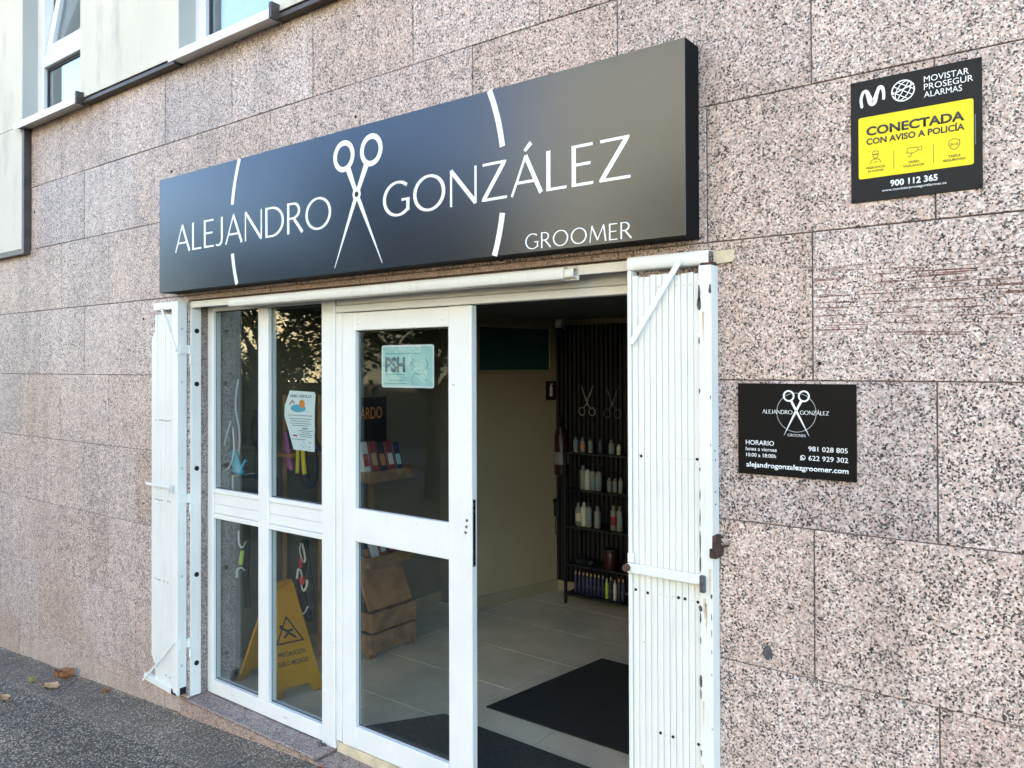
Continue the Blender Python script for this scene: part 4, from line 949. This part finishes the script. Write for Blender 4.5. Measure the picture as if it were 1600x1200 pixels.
# ================================================================== folding shutters, opened flat against the wall
def shutter(name, label, x0, xs1, x1, left):
    t = thing(name, label, 'shutter', ((x0+x1)/2, -.03, -.11), 'folding shutters')
    yb, yf = -.012, -.050
    n = 9 if left else 11; pw = (xs1-x0)/n
    zt, zb = 1.998, -.07
    MB().box(x0+.004, xs1-.002, -.036, yb, zb, zt-.01).build('inner_leaves', 'grey_paint', t)
    w2 = pw/2; ge = .0016 if left else .0006
    prof = [(-w2+.0003, .0), (-w2+ge, -.0095), (-w2+.0022, -.0118), (-w2*.3, -.0125), (w2*.3, -.0125), (w2-.0022, -.0118), (w2-ge, -.0095), (w2-.0003, .0)]
    sm_ = MB().prism([(a, b, zb) for a, b in prof], None, (0, 0, zt-zb)).mesh('slat', 'white_paint')
    for i in range(n):
        o = bpy.data.objects.new('slat', sm_); C.objects.link(o); o.parent = t
        o.location = Vector((x0+pw*(i+.5), -.0365+random.uniform(-.0008, .0008), random.uniform(-.004, .004)))-Vector((t.location.x, t.location.y, t.location.z))
    st = MB().box(xs1, x1, -.060, -.004, -.108 if left else -.10, 2.018 if not left else 2.064).build('stile', 'white_paint', t, .002)
    if left:
        MB().box(x0, xs1-.001, -.060, -.006, 2.022, 2.064).build('top_rail', 'white_paint', t, .002)
        MB().prism([(x0-.098, -.062, -.096), (x0-.098, -.062, -.062), (xs1-.001, -.062, -.074), (xs1-.001, -.062, -.112)], None, (0, .03, 0)).build('bottom_rail', 'white_paint', t, .002)
        MB().xz([(-4.405, 1.90), (-4.36, 1.905), (-4.36, .0), (-4.405, .0), (-4.432, .05), (-4.432, 1.86)], -.030, -.022).build('side_plate', 'white_paint', t, .001)
        br = [((-4.263, 2.028), (-4.108, 1.79)), ((-4.455, -.098), (-4.128, .178))]
    else:
        MB().box(x0-.014, x0-.001, -.056, -.008, -.10, 2.02).build('edge_strip', 'white_paint', t, .002)
        crail('top_rail', x0-.016, x1-.012, 2.044, -.036, .0235, 'white_paint', t)
        mb = MB().poly([(x1-.012, -.012, 2.024), (x1+.05, -.012, 2.028), (x1+.062, -.012, 2.04), (x1+.055, -.012, 2.052), (x1+.06, -.012, 2.066), (x1-.012, -.012, 2.066), (x1-.012, -.009, 2.024), (x1+.05, -.009, 2.028), (x1+.062, -.009, 2.04), (x1+.055, -.009, 2.052), (x1+.06, -.009, 2.066), (x1-.012, -.009, 2.066)],
                       [(0, 1, 2, 3, 4, 5), (11, 10, 9, 8, 7, 6)]+[(i, (i+1) % 6, 6+(i+1) % 6, 6+i) for i in range(6)])
        mb.build('rail_end', 'cream_board', t)
        MB().box(xs1+.001, x1-.001, -.050, -.012, 2.019, 2.030).build('rusty_stile_end', 'rust', t, .002)
        br = [((-1.284, 1.776), (-1.108, 2.036))]
    for a, b in br:
        wd = .011 if left else .019
        MB().ribbon([a, b], wd, -.068, -.063).build('diagonal_brace', 'white_paint', t)
        MB().disc((a[0], -.068, a[1]), .006, (0, -1, 0), .003, 8).disc((b[0], -.068, b[1]), .006, (0, -1, 0), .003, 8).build('rivet', 'white_paint', t)
    mz = 1.024
    if left: MB().box(x0-.07, xs1+.02, -.0665, -.0605, mz+.0, mz+.016).build('middle_bar', 'white_paint', t, .001); MB().box(xs1+.005, xs1+.03, -.075, -.0605, mz-.02, mz+.025).build('latch', 'grey_paint', t, .002)
    else:
        MB().box(x0-.012, xs1+.006, -.071, -.0605, mz-.017, mz+.014).build('middle_bar', 'white_paint', t, .002)
        MB().disc((x0-.010, -.060, mz), .013, (0, -1, 0), .022, 12).build('latch_knob', 'rust', t)
        MB().box(x0-.012, x0+.012, -.066, -.0605, mz+.016, mz+.048).build('latch_plate', 'white_paint', t, .003)
        MB().box(xs1+.004, xs1+.022, -.074, -.0605, mz-.04, mz+.014).build('latch_plate', 'chip', t, .003)
        mb = MB().box(x1-.002, x1+.012, -.060, -.016, 1.11, 1.165).box(x1-.008, x1+.016, -.066, -.006, 1.095, 1.125).tube([(x1+.01, -.02, 1.125), (x1+.03, -.004, 1.128)], .005, 6); mb.build('rusty_bracket', 'rust', st, .002)
    # rivets (bumps) and open rivet holes
    hb, hd = MB(), MB(); rng = random.Random(31 if left else 32)
    dark = {1.399: (1, 10) if not left else (0, 2, 3, 4, 5, 6, 7, 8), .947: (0, 2, 7, 8, 10) if not left else (0, 1, 2, 3, 6, 7, 8), .495: (4, 6, 10) if not left else (0, 1, 2, 4, 6, 8), -.03: (5, 7, 8), 1.962: (8,) if left else ()}
    for z, ds in dark.items():
        for i in range(n):
            x = x0+pw*(i+.5); zz = z+rng.uniform(-.002, .002)
            yy_ = -.0365-.0125
            if i in ds: hd.disc((x, yy_+.002, zz), .0052 if not left else .0042, (0, -1, 0), .003, 8)
            else: hb.disc((x, yy_+.002, zz), .0048, (0, -1, 0), .0045, 8, .002)
    tag(hb.build('rivet_heads', 'white_paint', t), kind='stuff'); tag(hd.build('rivet_holes', 'felt_black', t), kind='stuff')
    return t, st
Ls, Lst = shutter('folding_shutter', 'narrow white slatted metal shutter folded back left of the shop window', -4.360, -4.166, -4.104, True)
Rs, Rst = shutter('folding_shutter', 'white slatted metal shutter with chipped paint right of the open doorway', -1.290, -1.046, -1.003, False)
# hinges of the left shutter
for z in (1.795, .968, .166):
    h = MB().box(-4.1035, -4.098, -.048, .018, z-.022, z+.026).box(-4.104, -4.092, .004, .020, z-.024, z+.027).build('hinge_leaf', 'white_paint', Ls, .001)
    MB().box(-4.0905, -4.086, .016, .066, z-.078, z-.030).disc((-4.090, .010, z-.078), .008, (0, 0, 1), .048, 8).build('hinge_leaf', 'white_paint', jl, .001)
for z in (1.911, 1.616, 1.139, .544, .051): MB().disc((-4.1042, -.034, z), .008, (1, 0, 0), .0022, 10).build('screw', 'grey_paint', Lst)
MB().poly([(-4.166, -.0612, -.109), (-4.104, -.0612, -.109), (-4.125, -.0612, -.095), (-4.14, -.0612, -.098), (-4.158, -.0612, -.075), (-4.166, -.0612, -.085)], [(0, 1, 2, 3, 4, 5)]).box(-4.1045, -4.1028, -.045, -.008, -.1085, -.07).build('chipped_foot', 'felt_black', Lst)
# paint chips along the right shutter's stile
rng = random.Random(77); mb = MB()
def chip(x, z, w_, h_, y=-.0606):
    n = 9; pts = [(x+w_*cos(2*pi*i/n)*rng.uniform(.6, 1.15), z+h_*sin(2*pi*i/n)*rng.uniform(.7, 1.15)) for i in range(n)]
    mb.xz(pts, y, y+.0004)
for z, w_, h_ in ((1.93, .005, .03), (1.90, .009, .025), (1.78, .003, .012), (1.62, .003, .010), (1.37, .0025, .007), (1.29, .002, .02), (1.22, .002, .03), (1.14, .0025, .04), (.93, .007, .012), (.90, .003, .02), (.83, .002, .012), (.70, .005, .024), (.66, .003, .02), (.475, .003, .012), (1.07, .003, .03)):
    chip(-1.0435, z, w_, h_)
for z, w_, h_ in ((1.94, .009, .018), (1.60, .003, .008), (.975, .006, .008), (.91, .003, .012), (.86, .0022, .014), (.80, .002, .008), (.73, .002, .006), (.56, .0025, .004), (1.45, .002, .005)):
    chip(-1.0065, z, w_*.6, h_)
tag(mb.build('paint_chips', 'chip', Rst), kind='stuff')
mb = MB()
for z in (1.43, 1.40, 1.30, 1.26): mb.disc((-1.0028, -.03+rng.uniform(-.008, .008), z), .0035, (1, 0, 0), .0006, 7)
tag(mb.build('paint_chips', 'chip', Rst), kind='stuff')

M['rust_stain'] = mat('rust_stain', (.52, .38, .25), .6, var=.4, vs=60, col2=(.66, .58, .46))
mb = MB(); rng = random.Random(51)
for x, z, w_, h_ in ((-1.030, .965, .006, .07), (-1.024, .95, .004, .10), (-1.012, 1.06, .004, .09), (-1.035, .64, .003, .08), (-1.038, .44, .003, .06), (-1.030, 1.87, .004, .10)):
    mb.xz([(x-w_, z), (x+w_, z), (x+w_*.7, z-h_*.5), (x+w_*.1, z-h_), (x-w_*.6, z-h_*.6)], -.06035, -.0599)
tag(mb.build('rust_runs', 'rust_stain', Rst), kind='stuff')

# ================================================================== alarm plate
AP = MB().box(-.597, -.268, -.006, -.0015, 2.167, 2.515).build('alarm_plate', 'plate_grey', None, .0008)
tag(AP, 'square dark alarm company plate with bright yellow panel high on the granite wall', 'plate')
py = -.0068
yp = MB().xz(rrect(-.576, -.288, 2.233, 2.409, .006), -.0066, -.0059).build('yellow_panel', 'plate_yellow', AP)
pt = -.0072
def wt(s, x0, x1, z0, cap, bold=.0, m='vinyl', nm='lettering'): return text(nm, s, m, AP, x0, x1, z0, cap, py, bold, .0005)
def yt(s, x0, x1, z0, cap, bold=.0): return text('lettering', s, 'print_dark', yp, x0, x1, z0, cap, pt, bold, .0005)
wt('MOVISTAR', -.406, -.298, 2.4765, .0165, 0); wt('PROSEGUR', -.406, -.288, 2.4555, .0165, 0); wt('ALARMAS', -.406, -.314, 2.4345, .0160, 0)
wt('900 112 365', -.493, -.374, 2.2025, .0165, .03); wt('www.movistarproseguralarmas.es', -.515, -.353, 2.190, .0068, .005)
yt('CONECTADA', -.555, -.309, 2.3555, .0235, .035); yt('CON AVISO A POLICÍA', -.555, -.309, 2.3295, .0165, .03)
yt('VIGILANCIA', -.557, -.505, 2.2595, .0062, .01); yt('24 HORAS', -.552, -.510, 2.2495, .0062, .01)
yt('VIDEO', -.447, -.419, 2.2595, .0062, .01); yt('VIGILANCIA', -.460, -.406, 2.2495, .0062, .01)
yt('TRIPLE', -.349, -.319, 2.2595, .0062, .01); yt('SEGURIDAD', -.361, -.307, 2.2495, .0062, .01)
mb = MB().xz([(-.4835, 2.250), (-.4825, 2.250), (-.4825, 2.302), (-.4835, 2.302)], pt, pt+.0005).xz([(-.3840, 2.250), (-.3830, 2.250), (-.3830, 2.302), (-.3840, 2.302)], pt, pt+.0005); mb.build('divider', 'print_dark', yp)
mb = MB(); L_ = .0016                                       # guard, camera and shield pictograms
mb.ribbon(ell(-.531, 2.295, .0065, .0072, 170, 370, 14), L_, pt, pt+.0005).ribbon([(-.5395, 2.299), (-.5225, 2.299)], .003, pt, pt+.0005).ribbon([(-.538, 2.302), (-.5385, 2.306), (-.531, 2.309), (-.5235, 2.306), (-.524, 2.302)], L_, pt, pt+.0005)
mb.ribbon([(-.544, 2.274), (-.543, 2.281), (-.537, 2.285), (-.531, 2.286), (-.525, 2.285), (-.519, 2.281), (-.518, 2.274)], L_, pt, pt+.0005).ribbon([(-.536, 2.277), (-.526, 2.277)], L_, pt, pt+.0005)
mb.ribbon([(-.450, 2.289), (-.448, 2.302), (-.424, 2.302), (-.422, 2.291), (-.436, 2.287), (-.450, 2.289)], L_, pt, pt+.0005).ribbon([(-.422, 2.294), (-.413, 2.291), (-.412, 2.302), (-.422, 2.300)], L_, pt, pt+.0005).ribbon([(-.438, 2.287), (-.440, 2.279), (-.448, 2.278)], L_, pt, pt+.0005)
mb.ribbon([(-.3335, 2.309), (-.321, 2.304), (-.3205, 2.293), (-.325, 2.284), (-.3335, 2.279), (-.342, 2.284), (-.3465, 2.293), (-.346, 2.304)], L_, pt, pt+.0005, True)
for s in (-1, 1):
    mb.ribbon(ell(-.3335, 2.294, .0045, .0045, 90-90*s-40, 90-90*s+40, 6), .0012, pt, pt+.0005).ribbon(ell(-.3335, 2.294, .008, .008, 90-90*s-40, 90-90*s+40, 6), .0012, pt, pt+.0005)
mb.disc((-.3335, pt, 2.294), .0014, (0, 1, 0), .0005, 8)
mb.build('pictograms', 'print_dark', yp)
lg = [Vector(p) for p in ((-.5665, 0, 2.4405), (-.5685, 0, 2.462), (-.5625, 0, 2.481), (-.5535, 0, 2.482), (-.5475, 0, 2.466), (-.5410, 0, 2.4475), (-.5335, 0, 2.4495), (-.5270, 0, 2.470), (-.5200, 0, 2.4870), (-.5120, 0, 2.4845), (-.5085, 0, 2.470), (-.5085, 0, 2.4535))]
lp = curve(lg, 6); wds = []
for i in range(len(lp)):
    t_ = i/(len(lp)-1); wds.append(.0075+.0085*math.exp(-((t_-.47)/.16)**2)+.002*math.exp(-((t_-.8)/.1)**2))
MB().ribbon([(p.x, p.z) for p in lp], wds, py, py+.0005).disc((lp[0].x, py+.00002, lp[0].z), .0037, (0, 1, 0), .0004, 12).disc((lp[-1].x, py+.00002, lp[-1].z), .0037, (0, 1, 0), .0004, 12).build('wave_emblem', 'vinyl', AP)
mb = MB(); gx, gz_, gr = -.4585, 2.4652, .0285
mb.ribbon(ell(gx, gz_, gr, gr, 20, 195, 30), .0034, py, py+.0005).ribbon(ell(gx, gz_, gr, gr, 200, 375, 30), .0034, py, py+.0005)
def rot(u, v, a=R(-32)): return (gx+u*cos(a)-v*sin(a), gz_+u*sin(a)+v*cos(a))
for k in (-.55, 0, .55): mb.ribbon([rot(gr*k*sqrt(max(0, 1-(i/10)**2)), gr*i/10) for i in range(-10, 11)], .0022, py+.00004*(k+1), py+.0005)
for k in (-.5, 0, .5): mb.ribbon([rot(-gr*sqrt(1-k*k), gr*k), rot(gr*sqrt(1-k*k), gr*k)], .0022, py+.00012+.00004*(k+1), py+.0005)
mb.ribbon([(gx-gr*.98, gz_-.006), (gx+gr*.98, gz_+.014)], .003, py-.00004, py+.0005)
mb.build('globe_emblem', 'vinyl', AP)
for x in (-.590, -.275):
    for z in (2.175, 2.507): MB().disc((x, -.0062, z), .0042, (0, -1, 0), .001, 10, .003).build('screw', 'felt_black', AP)
mb = MB(); rng = random.Random(2); z = 2.285
while z < 2.36: h_ = rng.uniform(.002, .006); mb.xz([(-.2850, z), (-.2830, z), (-.2830, z+h_), (-.2850, z+h_)], py, py+.0004); z += h_+.0012
mb.build('small_print', 'print_grey', AP)

# ================================================================== opening hours plaque
HP = MB().box(-.938, -.587, -.008, -.0015, 1.362, 1.644).build('hours_plaque', 'plate_black', None, .0008)
tag(HP, 'black opening hours plaque with white scissors emblem beside the shutter', 'plaque')
hy = -.0088
MB().ribbon(ell(-.7575, 1.5575, .0585, .0585, 0, 360, 48)[:-1], .0012, hy+.0004, hy+.0007, True).build('circle', 'grey_paint', HP)
scis(HP, -.7575, 1.563, .23, (-.7795, 1.607), (-.7345, 1.607), .0172, .0125, (-.7945, 1.487), (-.7195, 1.488), hy, 'vinyl', (.032, .026))
MB().disc((-.7575, hy-.0002, 1.563), .002, (0, -1, 0), .0002, 10).build('scissor_screw', 'plate_black', HP)
drawn('ALEJANDRO', -.860, -.7685, 1.552, .0118, hy, HP, 'vinyl', 'lettering', .085, 1.1, .0007); drawn('GONZÁLEZ', -.7460, -.6625, 1.552, .0118, hy, HP, 'vinyl', 'lettering', .085, 1.1, .0007)
drawn('GROOMER', -.7830, -.7300, 1.485, .0078, hy, HP, 'vinyl', 'lettering', .12, 1., .0007)
def ht(s, x0, x1, z0, cap, bold=0.): return text('lettering', s, 'vinyl', HP, x0, x1, z0, cap, hy, bold, .0006)
ht('HORARIO', -.913, -.825, 1.4535, .0142, 0); ht('lunes a viernes', -.913, -.817, 1.4355, .0112, 0); ht('10:00 a 18:00h', -.912, -.819, 1.4165, .0112, 0)
ht('981 028 805', -.722, -.611, 1.4440, .0142, 0); ht('622 929 302', -.722, -.610, 1.4165, .0142, 0)
ht('alejandrogonzalezgroomer.com', -.912, -.609, 1.3850, .0148, .022)
mb = MB().ribbon(ell(-.7385, 1.4235, .0068, .0068, 0, 360, 20)[:-1], .0016, hy, hy+.0006, True).ribbon([(-.7420, 1.427), (-.7410, 1.4225), (-.7375, 1.4195), (-.7350, 1.4210)], .0024, hy+.0001, hy+.0006).ribbon([(-.7445, 1.419), (-.7462, 1.4152), (-.7420, 1.4168)], .0014, hy+.00015, hy+.0006); mb.build('phone_symbol', 'vinyl', HP)

# ================================================================== litter on the pavement
def dryleaf(x, y, L, rz, curl, m, label, lift=0.):
    nu, nv_ = 10, 6; v = []; f = []
    for i in range(nu+1):
        t_ = i/nu; wd = .30*L*sin(pi*min(1, t_*1.02))**.8*(1+.18*sin(t_*19))
        for j in range(nv_+1):
            s = (j/nv_-.5)*2
            lx = (t_-.5)*L; ly = s*wd; lz = curl*L*(s*s*.55+.5*(t_-.4)**2)+.006*sin(t_*9+s*4)*L*4
            v.append((x+lx*cos(rz)-ly*sin(rz), y+lx*sin(rz)+ly*cos(rz), gz(x)+.012+lift+max(0, lz)))
    for i in range(nu):
        for j in range(nv_): f.append((i*(nv_+1)+j, i*(nv_+1)+j+1, (i+1)*(nv_+1)+j+1, (i+1)*(nv_+1)+j))
    k = len(v); v += [(a, b, c+.0012) for a, b, c in v]; f += [tuple(q+k for q in reversed(g_)) for g_ in f]
    t = thing('dry_leaf', label, 'leaf', (x, y, gz(x)+.012), 'fallen leaves on the pavement')
    MB().poly(v, f).build('blade', m, t, 0, True)
    MB().tube([(x+(-.5)*L*cos(rz), y-.5*L*sin(rz), gz(x)+.016+lift), (x-.68*L*cos(rz+.2), y-.68*L*sin(rz+.2), gz(x)+.014)], .0018, 5).build('stalk', m, t)
dryleaf(-5.43, -.075, .13, .6, .75, 'leaf_dry', 'largest curled reddish brown leaf at the foot of the wall', .004)
dryleaf(-5.36, -.185, .15, .15, .12, 'leaf_tan', 'flat tan leaf lying below the curled brown leaf')
dryleaf(-5.40, -.435, .10, .1, .25, 'leaf_tan', 'small tan leaf at the far left picture edge')
dryleaf(-4.93, -.05, .05, 1.3, .5, 'leaf_dry', 'tiny brown leaf scrap in the wall joint')
dryleaf(-3.05, .085, .035, .7, .6, 'leaf_dry', 'brown leaf scrap on the step beside the door post')
dryleaf(-2.93, -.03, .04, 2., .5, 'leaf_dry', 'dark leaf scrap on the landing slab edge')
rng = random.Random(8); mb = MB(); bx_, by_ = -5.60, -.20
for i in range(46):
    a = rng.uniform(0, 2*pi); l_ = rng.uniform(.025, .06); e_ = rng.uniform(.5, 1.3); b0 = (bx_+rng.uniform(-.015, .015), by_+rng.uniform(-.015, .015), gz(bx_)+.008)
    mb.tube([b0, (b0[0]+cos(a)*l_*.4*cos(e_), b0[1]+sin(a)*l_*.4*cos(e_), b0[2]+l_*.6*sin(e_)), (b0[0]+cos(a)*l_*cos(e_), b0[1]+sin(a)*l_*cos(e_), b0[2]+l_*.8*sin(e_))], [.0016, .0013, .0004], 3)
tag(mb.build('grass_tuft', 'straw'), 'small tuft of straw coloured dry grass growing from the pavement', 'grass')
mb = MB(); rng = random.Random(18)
for i in range(26):
    x, y = -3.07+rng.gauss(0, .018), .098+rng.uniform(-.015, .008); a = rng.uniform(0, 6.28); l_ = rng.uniform(.008, .025)
    mb.tube([(x, y, -.138), (x+cos(a)*l_*.5, y-abs(sin(a))*l_*.5, -.138+l_*.8)], [.0018, .0006], 3)
tag(mb.build('moss_tuft', 'bark'), 'tiny dark tuft of dried weeds on the step by the post', 'weeds')

mb = MB(); rng = random.Random(44)
for i in range(420):                                         # grit and crumbs gathered along the foot of the wall
    x = rng.uniform(-8.5, -2.6); y = -.012-abs(rng.gauss(0, .05))-(.0 if x < -4.2 else .02); r_ = rng.uniform(.0015, .0055)
    z = gz(x)+.010
    mb.poly([(x-r_, y, z), (x, y-r_*.8, z), (x+r_*.9, y+r_*.2, z), (x, y+r_*.7, z), (x+r_*.1, y, z+r_*.9)], [(0, 1, 4), (1, 2, 4), (2, 3, 4), (3, 0, 4), (3, 2, 1, 0)])
tag(mb.build('grit', 'leaf_tan'), 'fine grit and leaf crumbs along the foot of the wall', 'grit', kind='stuff')

# ================================================================== across the street (seen in the glass and the sign)
def house(label, x0, x1, y0, y1, zt, m, cols, floors, zf, fh):
    t = thing('street_house', label, 'building', ((x0+x1)/2, (y0+y1)/2, -.7), 'houses across the street')
    MB().box(x0, x1, y0, y1, -1., zt).build('wall', m, t)
    MB().box(x0-.2, x1+.2, y0-.2, y1+.25, zt+.002, zt+.25).build('roof_edge', 'house_grey', t)
    ww = (x1-x0)/cols
    for i in range(cols):
        for k in range(floors):
            xa = x0+ww*(i+.28); xb = x0+ww*(i+.72); za = zf+k*fh
            wn_ = MB().box(xa-.08, xb+.08, y1-.02, y1+.04, za-.08, za+fh*.52).build('window', 'white_pvc', t)
            MB().box(xa, xb, y1+.041, y1+.05, za, za+fh*.46).build('pane', 'car_glass', wn_)
    return t
house('tall cream apartment house opposite, mirrored in the sign', -19, 8, -34, -24, 14.5, 'house_cream', 9, 4, 1.2, 3.0)
house('low cream house further down the street, mirrored in the fixed panes', -64, -35, -40, -28, 6.2, 'house_cream', 9, 2, 1.0, 2.8)
gw = MB().box(-60, 4, -14.9, -14.6, -1, 1.15).build('garden_wall', 'wall_dark'); tag(gw, 'dark grey garden wall along the far pavement, mirrored in the door', 'wall')
def tree(label, x, y, h, cr, n, m, trunk=.14, low=.45, flat=1., lean=0., leaf=1.):
    rng = random.Random(int(abs(x*13+y*7))+3); z0 = gz(x)-.05
    t = thing('street_tree', label, 'tree', (x, y, z0), 'trees across the street')
    top = Vector((x+lean, y, z0+h*.62)); base = Vector((x, y, z0)); mb = MB()
    mb.tube([base, base.lerp(top, .35)+Vector((.05, 0, 0)), base.lerp(top, .7), top], [trunk, trunk*.8, trunk*.6, trunk*.35], 10)
    cl = []
    for i in range(13):
        a = i*2.4; fz = rng.uniform(low, .95); rr_ = cr*sqrt(max(.1, 1-((fz-.68)/.42)**2))*rng.uniform(.45, .95)
        c = Vector((x+lean+cos(a)*rr_, y+sin(a)*rr_*flat, z0+h*fz)); cl.append((c, rng.uniform(.35, .6)*cr*.75))
        s = base.lerp(top, min(1, max(.4, fz-.25)/.62*.8))
        mb.tube([s, s.lerp(c, .5)+Vector((0, 0, .1)), c], [trunk*.4, trunk*.22, .015], 6)
    mb.build('trunk', 'bark', t)
    lv = MB()
    for i in range(n):
        c, r_ = cl[rng.randrange(len(cl))]
        d = Vector((rng.gauss(0, 1), rng.gauss(0, 1), rng.gauss(0, .8))).normalized()*r_*rng.uniform(.3, 1.05)
        p = c+d; a = Vector((rng.gauss(0, 1), rng.gauss(0, 1), rng.gauss(0, 1))).normalized(); b = a.orthogonal().normalized(); s = rng.uniform(.05, .10)*leaf
        lv.poly([tuple(p-a*s), tuple(p+b*s*.55), tuple(p+a*s), tuple(p-b*s*.55)], [(0, 1, 2, 3)])
    o = bpy.data.objects.new('crown', None)
    me = bpy.data.meshes.new('crown'); me.from_pydata([(a-x, b-y, c-z0) for a, b, c in lv.v], [], lv.f); me.materials.append(M[m])
    bpy.data.objects.remove(o); o = bpy.data.objects.new('crown', me); o.parent = t; C.objects.link(o)
    return t
tree('broad dark street tree across the road, mirrored in the door glass', -9.6, -7.6, 5.6, 2.8, 9000, 'foliage', .15, .42)
tree('second dark street tree, mirrored in the right fixed pane', -15.2, -8.0, 5.4, 2.3, 6000, 'foliage', .14, .48)
tree('rounded golden green tree, mirrored in the fixed panes', -22.0, -12.2, 4.0, 1.9, 6500, 'foliage_gold', .12, .25)
tree('leafy street tree nearly opposite the plates', -3.0, -8.2, 6.0, 2.5, 4000, 'foliage', .15, .5)
tree('tall dark tree at the end of the garden wall', -31.0, -13.0, 6.8, 3.0, 5000, 'foliage', .2, .3)
for i, (x, h) in enumerate(((-74, 14.5), (-66, 15), (-58, 14), (-50, 15), (-42, 14), (-34, 14.5), (-26, 13.5))):
    tree('tall dark tree behind the low house, %s from the far end of the street' % ORD[i], x, -45, h, 5.6, 2600, 'foliage', .3, .25, 1., 0., 4.2)
